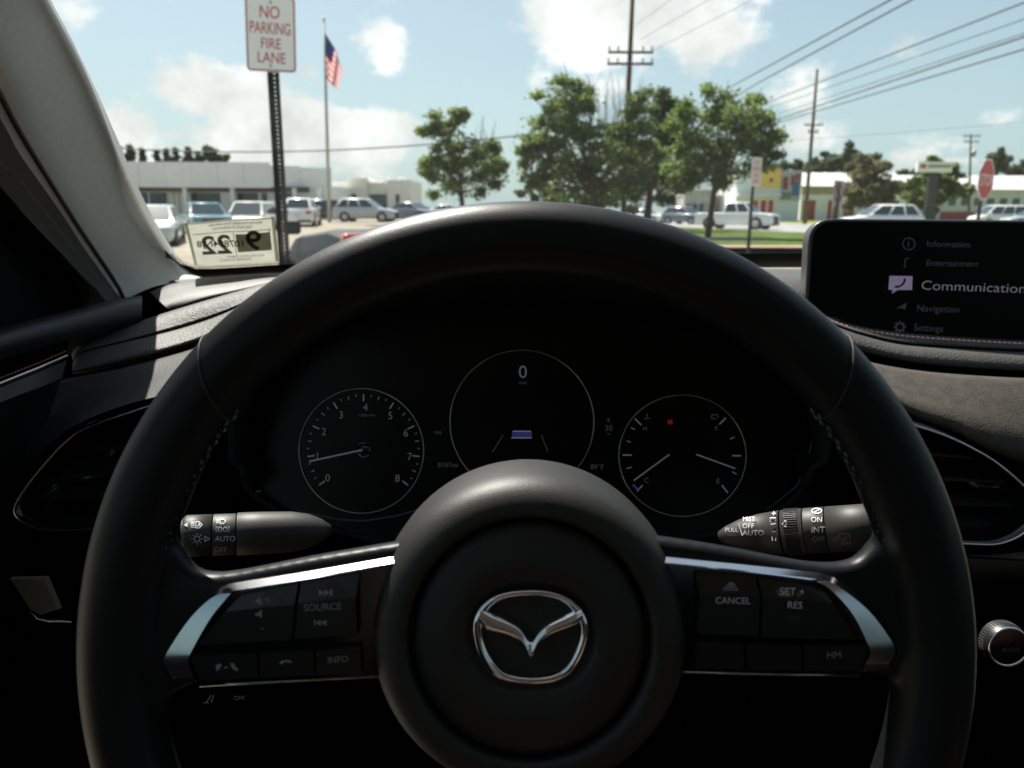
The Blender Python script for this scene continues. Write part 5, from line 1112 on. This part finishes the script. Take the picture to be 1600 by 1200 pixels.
# ---- signs and poles
postm = mat('sign_post_green_black', (.010, .013, .012), .5, metal=.3); galv = mat('galvanised_steel', (.35, .35, .34), .45, metal=.7); signw = mat('sign_white', (.80, .81, .79), .5); signr = mat('sign_red', (.50, .035, .03), .5); woodp = mat('utility_pole_wood', (.10, .075, .055), .9, noise=.3, nscale=4)
def sign_plate(P4, thick, m, parent, name='plate', r=.035):
    return prism(name, P4, thick, m, parent, 0)
def fire_lane():
    Y = 5.0; c = at(423, 53.5, Y); tilt = R_(4)
    U = Vector((math.cos(tilt), math.sin(tilt) * .6, -.035)).normalized(); SFm = Frame(c, U, (-.02, 0, 1)); k = Y / F / .98
    s = thing('fire_lane_sign', 'white no parking fire lane sign with red letters on a black post', 'sign', (at(436, 412, Y).x, Y, 0))
    def rr(w, h, r, n):
        out = []
        for cx, cy, a0 in ((w - r, h - r, 0), (-w + r, h - r, 90), (-w + r, -h + r, 180), (w - r, -h + r, 270)):
            for j in range(6): a = R_(a0 + 18 * j); out.append(c + SFm.U * (cx + r * math.cos(a)) + SFm.V * (cy + r * math.sin(a)) + SFm.N * n)
        return out
    prism('plate', rr(.150, .214, .026, 0), SFm.N * -.003, signw, s)
    V = rr(.146, .210, .022, .0006) + rr(.137, .201, .015, .0006); n = 24
    obj('border', V, [(i, (i + 1) % n, n + (i + 1) % n, n + i) for i in range(n)], mat('sign_border_red', (.42, .09, .07), .5), s)
    for tx, x, y, h in (('NO', 421, 20, 18), ('PARKING', 422, 45, 17), ('FIRE', 423, 69, 15.5), ('LANE', 424, 91, 16)): text('lettering', tx, SFm, x, y, h, mat('sign_letter_red', (.50, .05, .045), .5), s, .0012, R_(-1.5), sx=.63 if tx == 'PARKING' else .8, bold=.006)
    for yy in (4, 103): MB().lathe([(.008, 0), (.007, .004), (0, .005)], SFm.hit(423, yy, .001), SFm.U, SFm.V, SFm.N, 10).build('bolt', galv, s, True)
    # U channel post with punched holes
    a = at(424, 100, Y); zt = at(424, -4, Y).z; x0 = a.x + .004; lean = Vector((.0, 0, 1))
    yb = Y + .010
    def bar(xa, ya, xb, yb_, z0, z1, t=.004):
        return [(x0 + xa, yb + ya, z0), (x0 + xb, yb + yb_, z0), (x0 + xb, yb + yb_ + t, z0), (x0 + xa, yb + ya + t, z0), (x0 + xa, yb + ya, z1), (x0 + xb, yb + yb_, z1), (x0 + xb, yb + yb_ + t, z1), (x0 + xa, yb + ya + t, z1)]
    bf = [(3, 2, 1, 0), (4, 5, 6, 7), (0, 1, 5, 4), (1, 2, 6, 5), (2, 3, 7, 6), (3, 0, 4, 7)]
    mb = MB()
    for xa, ya, xb, yc in ((-.037, 0, -.026, 0), (-.026, 0, -.019, .022), (-.019, .022, -.005, .022), (.005, .022, .019, .022), (.019, .022, .026, 0), (.026, 0, .037, 0)): mb.add(bar(xa, ya, xb, yc, 0, zt), bf)
    z = .01
    while z < zt: mb.add(bar(-.005, .022, .005, .022, z, z + .0175), bf); z += .0254
    mb.build('post', postm, s)
fire_lane()
def post_sign(name, label, px, pyt, pyb, w, h, turn, Y, face, postmat, marks, shape='rect', cat='sign', pw=.03):
    c = at(px, (pyt + pyb) / 2, Y); fr = Frame(c, (math.cos(R_(turn)), math.sin(R_(turn)), 0), (0, 0, 1))
    s = thing(name, label, cat, (c.x, Y, 0))
    if shape == 'oct': P = [(w * math.cos(R_(22.5 + 45 * i)) * 1.082, h * math.sin(R_(22.5 + 45 * i)) * 1.082) for i in range(8)]
    else: P = [(w, h), (-w, h), (-w, -h), (w, -h)]
    def pts(k, n): return [c + fr.U * (x * k) + fr.V * (y * k) + fr.N * n for x, y in P]
    prism('plate', pts(1, 0), fr.N * -.004, signw, s)
    obj('sign_face', pts(.93, .001), [tuple(range(len(P)))], face, s)
    marks(fr, s)
    MB().tube([Vector((c.x, Y, 0)) - fr.N * .05, Vector((c.x, Y, c.z + h * .9)) - fr.N * .05], pw, 10).build('post', postmat, s, True)
    return s
def no_park(fr, s):
    for i, tx in enumerate(('NO', 'PARKING', 'FIRE', 'LANE')):
        cu = fr.O + fr.V * (.15 - .1 * i)
        me = text('lettering', tx, Frame(cu, fr.U, fr.V), 1181, 255, 4, MATS['sign_letter_red'], s, 0)
        off = wl(s); ctr = sum((v.co for v in me.data.vertices), Vector()) / len(me.data.vertices)
        for v in me.data.vertices: v.co += cu - off - ctr + fr.N * .003
post_sign('narrow_no_parking_sign', 'white no parking sign turned sideways on a slim post by the lawn', 1182, 248, 289, .152, .228, 42, 13.2, mat('sign_face_pink', (.60, .50, .47), .5), postm, no_park, pw=.028)
def no_turn(fr, s):
    V = []; Fc = []; 
    c0 = fr.O + fr.N * .003
    def ringm(r0, r1, m, nn=28):
        V = []; 
        for i in range(nn):
            a = 2 * math.pi * i / nn; d = fr.U * math.cos(a) + fr.V * math.sin(a); V += [c0 + d * r0, c0 + d * r1]
        obj('red_circle', V, [(2 * i, 2 * i + 1, (2 * i + 3) % (2 * nn), (2 * i + 2) % (2 * nn)) for i in range(nn)], m, s)
    ringm(.22, .29, signr)
    d = (fr.U - fr.V).normalized(); e = (fr.U + fr.V).normalized(); c1 = c0 + fr.N * .001
    obj('red_bar', [c1 - d * .24 - e * .03, c1 + d * .24 - e * .03, c1 + d * .24 + e * .03, c1 - d * .24 + e * .03], [(0, 1, 2, 3)], signr, s)
    c2 = c0 + fr.N * -.0008
    P = [(.10, -.18), (.10, .03), (.02, .10), (-.06, .10), (-.06, .16), (-.17, .07), (-.06, -.02), (-.06, .04), (.0, .04), (.04, .0), (.04, -.18)]
    obj('arrow', [c2 + fr.U * x + fr.V * y for x, y in P], [tuple(range(len(P)))], black_print, s)
black_print = mat('black_print', (.02, .02, .02), .6)
post_sign('no_turn_sign', 'red circle turn prohibition sign on a thick brown post above the dash screen', 1310, 285, 317, .31, .36, 40, 24, mat('sign_face_rose', (.62, .50, .44), .5), mat('brown_post', (.12, .08, .06), .8), no_turn, pw=.10)
def stop_marks(fr, s):
    me = text('lettering', 'STOP', fr, 1541, 280, 18, signw, s, .004, sx=.85)
    ctr = sum((v.co for v in me.data.vertices), Vector()) / len(me.data.vertices)
    for v in me.data.vertices: v.co += fr.O - wl(s) - ctr + fr.N * .004
post_sign('stop_sign', 'red stop sign turned nearly edge on at the right', 1541, 250, 311, .38, .38, 40, 15.2, signr, postm, stop_marks, 'oct', pw=.035)
def pylon():
    Y = 92; b = thing('pylon_sign', 'white shop sign with a red mark on a thick dark pole', 'sign', (at(1458, 330, Y).x, Y, 0))
    a, c = at(1433, 269, Y), at(1489, 253, Y)
    bx3('sign_box', (a.x, Y, a.z), (c.x, Y + .5, c.z), signw, b); bx3('red_mark', (at(1438, 262, Y).x, Y - .02, at(1438, 262.5, Y).z), (at(1447, 262, Y).x, Y - .003, at(1438, 256.5, Y).z), signr, b)
    bx3('sign_strip', (at(1450, 262, Y).x, Y - .02, at(1438, 262, Y).z), (at(1486, 262, Y).x, Y - .003, at(1438, 257, Y).z), mat('sign_strip_mauve', (.38, .25, .27), .6), b)
    bx3('pole', (at(1450, 300, Y).x, Y + .1, 0), (at(1464, 300, Y).x, Y + .45, a.z), mat('pylon_dark', (.035, .045, .05), .6), b)
    bx3('pole_base', (at(1447, 300, Y).x, Y - .1, 0), (at(1466, 300, Y).x, Y + .6, 1.6), MATS['pylon_dark'], b)
    Y = 95; b = thing('petrol_price_sign', 'small red and white price sign under the trees beside the road', 'sign', (at(1001, 330, Y).x, Y, 0))
    bx3('red_panel', (at(994, 300, Y).x, Y, at(1000, 305, Y).z), (at(1009, 300, Y).x, Y + .3, at(1000, 294, Y).z), signr, b); bx3('price_panel', (at(992, 300, Y).x, Y, at(1000, 320, Y).z), (at(1008, 300, Y).x, Y + .3, at(1000, 305.3, Y).z), signw, b)
    bx3('yellow_panel', (at(982, 300, Y).x, Y, at(1000, 312, Y).z), (at(991.5, 300, Y).x, Y + .3, at(1000, 306, Y).z), yellow_paint, b)
    bx3('post', (at(998, 300, Y).x, Y + .05, 0), (at(1003, 300, Y).x, Y + .25, at(1000, 320, Y).z), galv, b)
pylon()
def pole(name, label, px_t, py_t, px_b, Y, ztop, arms, rad, extra=None):
    b = at(px_b, 330, Y); t = at(px_t, py_t, Y); t = b + (t - b) * ((ztop - b.z) / (t.z - b.z)); b0 = b + (t - b) * (-b.z / (t.z - b.z))
    p = thing(name, label, 'utility pole', b0, 'utility poles along the road')
    MB().tube([b0, b0.lerp(t, .5), t], [rad, rad * .85, rad * .65], 10).build('pole', woodp, p, True)
    for py, hw in arms:
        z = at(px_t, py, Y).z; c = b0 + (t - b0) * (z / t.z)
        a = bx3('crossarm', (c.x - hw, c.y - rad - .10, z - .06), (c.x + hw, c.y - rad + .02, z + .06), woodp, p)
        for k in (-.95, -.55, .55, .95): MB().tube([Vector((c.x + hw * k, c.y - rad - .04, z + .061)), Vector((c.x + hw * k, c.y - rad - .04, z + .30))], .05, 6).build('insulator', mat('insulator_grey', (.25, .25, .26), .4), a)
    if extra:
        for py in extra: z = at(px_t, py, Y).z; c = b0 + (t - b0) * (z / t.z); MB().lathe([(.0, -.45), (.26, -.42), (.28, 0), (.28, .4), (0, .46)], Vector((c.x + rad + .30, c.y, z)), Vector((1, 0, 0)), Vector((0, 1, 0)), Vector((0, 0, 1)), 14).build('transformer', galv, p, True)
    return p
pole('utility_pole', 'tall wooden utility pole with two crossarms rising from behind the big tree', 988, 0, 974, 45, 15.5, [(83, 1.22), (101, 1.25)], .17)
pole('utility_pole', 'bare tall utility pole in front of the storage building', 1277, 108, 1259, 80, at(1277, 108, 80).z, [(196, .9), (207, .5)], .20)
pole('utility_pole', 'distant utility pole with crossarms and transformer left of the stop sign', 1517, 209, 1514, 112, at(1516, 209, 112).z, [(213, 1.2), (222, 1.0)], .19, [240])
pole('utility_pole', 'short bare pole just left of the stop sign', 1534, 268, 1530, 100, at(1534, 268, 100).z, [], .16)
wirem = mat('cable_black', (.03, .03, .032), .6)
def wire(label, p0, p1, r, sag=0.0, n=24, kink=None):
    a, b = at(*p0), at(*p1); P = []
    for i in range(n + 1):
        t = i / n; q = a.lerp(b, t); q.z -= sag * 4 * t * (1 - t)
        if kink: q.z += kink[1] * math.exp(-((t - kink[0]) / .04) ** 2)
        P.append(q)
    o = MB().tube(P, r, 6).build('power_line', wirem, None, True); o.location = (0, 0, 0)
    return tag(o, label, 'power line', 'power lines')
wire('left of the two steep power lines reaching the top edge', (1000, 213, 105), (1480, -49, 22), .030)
wire('kinked power line, right of the two steep ones at the top edge', (1010, 224, 105), (1510, -47, 22), .030, 0, 40, (.66, -.10))
wire('uppermost of the power lines meeting the right edge', (1050, 218, 125), (1720, -43, 28), .038)
wire('second power line from the top at the right edge', (1050, 222, 125), (1720, -12, 28), .022)
wire('thin third power line from the top at the right edge', (1050, 232, 125), (1720, 13, 28), .022)
wire('thick fourth power line from the top at the right edge', (1050, 242, 125), (1720, 17, 28), .042)
wire('lowest of the bundled power lines at the right edge', (1050, 241, 125), (1720, 41, 28), .036)
wire('faint power line running low across the right sky', (1180, 222, 120), (1720, 178, 95), .020, .3)
wire('long sagging cable crossing above the showroom', (-120, 200, 52), (975, 190, 45), .045, 1.55)
wire('thin line from the tall pole crossarm to the top edge', (1015, 82, 45), (1290, -60, 26), .010)
wire('second thin line from the tall pole to the top edge', (1000, 62, 45), (1210, -60, 28), .010)
wire('third thin line from the tall pole to the top edge', (992, 40, 45), (1130, -60, 30), .010)
# ---- flag
def flag():
    Y = 56; b = at(514, 330, Y); x0 = b.x; t = at(506, 32, Y)
    f = thing('flagpole', 'tall pale flagpole in front of the showroom', 'flagpole', (x0, Y, gz(x0, Y)))
    MB().tube([Vector((x0, Y, .3)), Vector(((x0 + t.x) / 2, Y, t.z / 2)), t], [.14, .11, .06], 12).build('pole', mat('flagpole_aluminium', (.40, .41, .38), .5, metal=.3), f, True)
    MB().lathe([(0, -.1), (.09, -.06), (.11, 0), (.08, .07), (0, .11)], t + Vector((0, 0, .1)), Vector((1, 0, 0)), Vector((0, 1, 0)), Vector((0, 0, 1)), 12).build('ball', MATS['flagpole_aluminium'], f, True)
    # hanging flag: hoist along the pole, fly drooping
    m = bpy.data.materials.new('stars_and_stripes'); m.use_nodes = True; nt = m.node_tree; N = nt.nodes; L = nt.links; bs = N['Principled BSDF']; bs.inputs['Roughness'].default_value = .8
    uv = N.new('ShaderNodeUVMap'); sp = N.new('ShaderNodeSeparateXYZ'); L.new(uv.outputs[0], sp.inputs[0])
    def mth(op, a, bb):
        q = N.new('ShaderNodeMath'); q.operation = op
        for i, v in enumerate((a, bb)):
            if isinstance(v, (int, float)): q.inputs[i].default_value = v
            elif v is not None: L.new(v, q.inputs[i])
        return q.outputs[0]
    st = mth('GREATER_THAN', mth('MODULO', mth('MULTIPLY', sp.outputs[1], 13.0), 2.0), 1.0)
    cant = mth('MULTIPLY', mth('LESS_THAN', sp.outputs[0], .4), mth('GREATER_THAN', sp.outputs[1], 7 / 13))
    c1 = N.new('ShaderNodeMixRGB'); L.new(st, c1.inputs[0]); c1.inputs[1].default_value = (.52, .03, .05, 1); c1.inputs[2].default_value = (.75, .74, .72, 1)
    c2 = N.new('ShaderNodeMixRGB'); L.new(cant, c2.inputs[0]); L.new(c1.outputs[0], c2.inputs[1]); c2.inputs[2].default_value = (.02, .03, .10, 1); L.new(c2.outputs[0], bs.inputs['Base Color'])
    tl = N.new('ShaderNodeBsdfTranslucent'); L.new(c2.outputs[0], tl.inputs[0]); mxs = N.new('ShaderNodeMixShader'); mxs.inputs[0].default_value = .5; L.new(bs.outputs[0], mxs.inputs[1]); L.new(tl.outputs[0], mxs.inputs[2]); L.new(mxs.outputs[0], N['Material Output'].inputs[0])
    # drooping cloth: rows along the fly fall downwards with folds
    nu, nv = 26, 14; V = []; Fc = []; UV = []
    A, B = at(506.5, 50, Y), at(509, 118, Y)                      # hoist top and bottom on the pole
    TipT, TipB = at(533, 112, Y), at(526, 138, Y)                     # free corners hang down
    for j in range(nv + 1):
        v = j / nv
        for i in range(nu + 1):
            u = i / nu; h = B.lerp(A, v); tip = TipB.lerp(TipT, v); q = h.lerp(tip, u)
            q = q + Vector((math.sin(u * 3.1) * .35 * (v - .3), .28 * math.sin(u * 13 + v * 2.0) * u ** .5, 0)); V.append(q); UV.append((u, v))
    for j in range(nv):
        for i in range(nu): k = j * (nu + 1) + i; Fc.append((k, k + 1, k + nu + 2, k + nu + 1))
    fl = obj('flag', V, Fc, m, None, True, origin=A); tag(fl, 'American flag hanging limp from the flagpole', 'flag')
    me = fl.data; ul = me.uv_layers.new(name='uv')
    for lp in me.loops: ul.data[lp.index].uv = UV[lp.vertex_index]
flag()

# ---- trees
bark = mat('bark', (.075, .055, .042), .95, noise=.35, nscale=5, bump=.8, bscale=18)
lf_a = leaf_mat('leaves_mid', (.070, .118, .030), (.19, .26, .066)); lf_b = leaf_mat('leaves_dark', (.055, .092, .030), (.13, .175, .050)); lf_c = leaf_mat('leaves_olive', (.10, .11, .05), (.20, .20, .09)); lf_d = leaf_mat('leaves_light', (.08, .13, .03), (.18, .25, .06)); lf_e = leaf_mat('leaves_far', (.06, .085, .045), (.11, .14, .075), .3)
def leaf_cloud(blobs, per, size, r_):
    """blobs: (centre, radius, squash). leaf quads gathered in clumps through each blob, denser towards the rim"""
    C = []; 
    for c, rad, sq in blobs:
        ncl = max(6, int(per * rad * rad))
        d = r_.normal(size=(ncl, 3)); d /= np.linalg.norm(d, axis=1)[:, None]
        rr = rad * (.30 + .70 * r_.random(ncl) ** .6)
        cl = np.array(c) + d * rr[:, None] * np.array([1, 1, sq])
        for q in cl:
            k = r_.integers(24, 42); s = rad * .14 + .15
            C.append(q + r_.normal(size=(k, 3)) * np.array([s, s, s * .65]))
    P = np.concatenate(C); n = len(P)
    a = r_.normal(size=(n, 3)); a /= np.linalg.norm(a, axis=1)[:, None]; b = np.cross(a, r_.normal(size=(n, 3))); b /= np.linalg.norm(b, axis=1)[:, None]
    s = size * (.6 + .8 * r_.random(n))[:, None]
    V = np.stack([P - a * s, P + b * s * .55, P + a * s, P - b * s * .55], 1).reshape(-1, 3)
    return V, np.arange(4 * n).reshape(-1, 4)
def tree(name, label, base_px, Y, blobs_px, lm, per=9, size=.13, trunk=.16, twigs=0, cat='tree', group=None, ground=0.0, seed=1, spread=.35, trunk_top=None):
    r_ = np.random.default_rng(seed); b = at(base_px, 330, Y); base = Vector((b.x, Y, ground))
    t = thing(name, label, cat, base, group); bl = []; sat = []
    for x, y, rp in blobs_px:
        rad = rp * Y / F; c = at(x, y, Y + float(r_.uniform(-1, 1)) * spread * rad * 2.2); bl.append((tuple(c), rad * .8, .85))
        if rad > .45:
            for _ in range(4):
                an = float(r_.uniform(0, 2 * math.pi)); q = c + Vector((math.cos(an) * rad * 1.02, float(r_.uniform(-.8, .8)) * rad, math.sin(an) * rad * .95)); sat.append((tuple(q), rad * float(r_.uniform(.16, .38)), .8))
    V, Fq = leaf_cloud(bl + sat, per, size, r_)
    me = bpy.data.meshes.new('crown'); V = V - np.array(base); me.vertices.add(len(V)); me.vertices.foreach_set('co', V.astype(np.float32).ravel())
    me.loops.add(Fq.size); me.loops.foreach_set('vertex_index', Fq.ravel().astype(np.int32)); me.polygons.add(len(Fq)); me.polygons.foreach_set('loop_start', (np.arange(len(Fq)) * 4).astype(np.int32)); me.update(calc_edges=True)
    me.materials.append(lm); o = bpy.data.objects.new('crown', me); col.objects.link(o); o.parent = t
    cz = sum((Vector(c) for c, _, _ in bl), Vector()) / len(bl); top = Vector((base.x * .6 + cz.x * .4, Y, trunk_top if trunk_top else cz.z * .75))
    mb = MB(); mb.tube([base, base.lerp(top, .5) + Vector((.05, 0, 0)), top], [trunk * 1.15, trunk * .85, trunk * .6], 10); mb.build('trunk', bark, t, True)
    fork = base.lerp(top, .55)
    for c, rad, _ in bl:
        c = Vector(c); mid = fork.lerp(c, .5) + Vector((0, 0, -.15 * rad)); s0 = base.lerp(top, float(r_.uniform(.5, .98)))
        MB().tube([s0, s0.lerp(mid, .6), mid, c, c + (c - mid) * .35], [trunk * .42, trunk * .32, trunk * .24, trunk * .12, .01], 7).build('limb', bark, t, True)
    if twigs:
        mb = MB()
        for k in range(twigs[0]):
            x, y = r_.uniform(twigs[1], twigs[2]), twigs[4]; p0 = at(float(x), y, Y); p1 = at(float(x + r_.normal() * 14), float(r_.uniform(twigs[3], twigs[3] + 40)), Y); mid = p0.lerp(p1, .5) + Vector((float(r_.normal()) * .12, 0, 0))
            mb.tube([p0, mid, p1], [.035, .02, .006], 5)
        tag(mb.build('bare_twigs', mat('dead_twig', (.16, .14, .12), .9), t), kind='stuff')
    return t
tree('small_tree', 'small leafy tree standing alone right of the tan building', 722, 46, [(700, 200, 24), (676, 205, 14), (725, 228, 24), (740, 262, 34), (695, 262, 28), (668, 258, 13), (720, 290, 30), (775, 272, 17), (690, 292, 18), (715, 186, 12), (755, 240, 18)], lf_a, 10.5, .115, .17, (14, 735, 780, 178, 250), seed=11, ground=.2)
tree('big_tree', 'largest leafy tree left of the tall utility pole with bare twigs on top', 930, 43, [(885, 150, 24), (865, 165, 26), (850, 200, 32), (905, 180, 30), (930, 215, 36), (880, 235, 40), (840, 240, 24), (915, 260, 42), (870, 280, 36), (832, 268, 20), (955, 250, 34), (900, 302, 34), (945, 295, 36), (975, 225, 28), (975, 280, 32), (920, 155, 14), (888, 128, 12), (825, 225, 16), (1000, 200, 22), (1005, 250, 26), (990, 160, 14)], lf_a, 12, .115, .26, (40, 905, 1010, 110, 215), seed=12)
tree('shade_tree', 'leafy tree between the utility pole and the lone trunk', 1010, 48, [(1020, 165, 22), (1045, 190, 30), (1010, 200, 28), (995, 240, 32), (1035, 245, 34), (1015, 285, 32), (1060, 225, 26), (985, 300, 28), (1045, 290, 24), (1070, 190, 18), (1035, 160, 14), (1068, 262, 22), (985, 215, 24), (1050, 215, 20), (980, 262, 24)], lf_b, 12, .115, .24, seed=13)
tree('lawn_tree', 'leafy tree with a lone straight trunk on the lawn', 1108, 34.5, [(1125, 162, 24), (1100, 185, 32), (1140, 190, 34), (1165, 180, 24), (1165, 220, 36), (1120, 225, 38), (1075, 205, 28), (1075, 250, 32), (1150, 262, 30), (1190, 215, 22), (1195, 250, 16), (1110, 265, 28), (1060, 275, 18), (1180, 160, 14), (1135, 150, 12), (1200, 190, 12)], lf_a, 11.5, .10, .13, seed=14, trunk_top=4.3)
tree('round_tree', 'olive rounded tree in front of the storage building', 1362, 98, [(1362, 268, 24), (1345, 285, 26), (1378, 285, 24), (1360, 305, 30), (1335, 305, 18), (1390, 302, 14)], lf_c, 6.0, .30, .22, seed=15)
tree('bushy_tree', 'light green bushy tree behind the pylon sign', 1452, 100, [(1440, 290, 20), (1470, 285, 18), (1420, 300, 18), (1490, 298, 20), (1455, 305, 24), (1505, 300, 10), (1462, 255, 9), (1495, 270, 10)], lf_d, 6.0, .26, .18, seed=16)
k = 0
for lab, px, Y, bl, lm in [('dark broad tree behind the storage building, left of the tallest', 1285, 150, [(1285, 255, 18), (1272, 265, 14), (1298, 262, 14)], lf_e), ('tallest dark tree behind the storage building roof', 1335, 150, [(1332, 240, 14), (1318, 255, 18), (1345, 255, 20), (1362, 258, 14), (1335, 270, 20)], lf_e),
                       ('umbrella shaped tree rising behind the stop sign', 1558, 140, [(1558, 245, 9), (1568, 250, 8), (1548, 252, 7), (1560, 262, 8)], lf_e), ('dark tree mass behind the warehouse roof at the right edge', 1590, 150, [(1580, 265, 12), (1600, 262, 14), (1625, 265, 16)], lf_e),
                       ('low tree over the yellow store roof', 1230, 160, [(1215, 262, 8), (1230, 260, 8), (1248, 260, 8)], lf_e), ('tree in the gap between storage building and pylon sign', 1425, 160, [(1415, 275, 7), (1428, 274, 7), (1440, 275, 6)], lf_e)]:
    k += 1; tree('far_tree', lab, px, Y, bl, lm, 4, .42, .25, group='trees on the skyline', seed=30 + k)
for i, (px, h, wd) in enumerate([(186, 229, 5), (203, 228, 7), (222, 233, 5), (245, 236, 5), (260, 233, 5), (274, 232, 6), (294, 231, 6)]):
    bl = [(px, h + 2, wd * .3), (px, h + 8, wd * .5), (px + 1, h + 14, wd * .65), (px - 1, h + 21, wd * .8)]
    tree('pine_tree', ['narrow pine over the showroom roof, %s' % q for q in ('nearest the pillar', 'bushiest of the row', 'third from the pillar', 'fourth from the pillar', 'middle of the row', 'sixth from the pillar', 'tallest right one', 'hidden behind the pillar')][i], px, 120, bl, lf_e, 7, .22, .2, group='pines behind the showroom', seed=50 + i)
tree('far_tree', 'rounded tree over the showroom roof right of the pines', 325, 120, [(312, 245, 8), (325, 243, 9), (338, 246, 8), (350, 249, 5)], lf_e, 2.0, .34, .2, group='trees on the skyline', seed=70)
tree('far_tree', 'low dark trees at road end beneath the big tree', 880, 130, [(830, 300, 16), (860, 303, 16), (890, 305, 16), (930, 303, 18), (970, 305, 16), (1040, 290, 18), (1060, 285, 14)], lf_e, 1.6, .4, .25, group='trees on the skyline', seed=71)
# hedge line along the far verge

# small joined marks are too fine to pick apart
for o in bpy.data.objects:
    if o.type == 'MESH' and o.parent and o.name.split('.')[0] in ('dial_ticks', 'symbol', 'lane_lines', 'lane_display', 'hub_glint', 'menu_icon', 'warning_lamp', 'printed_fields', 'printed_lines', 'needle', 'pale_margin'): o['kind'] = 'stuff'
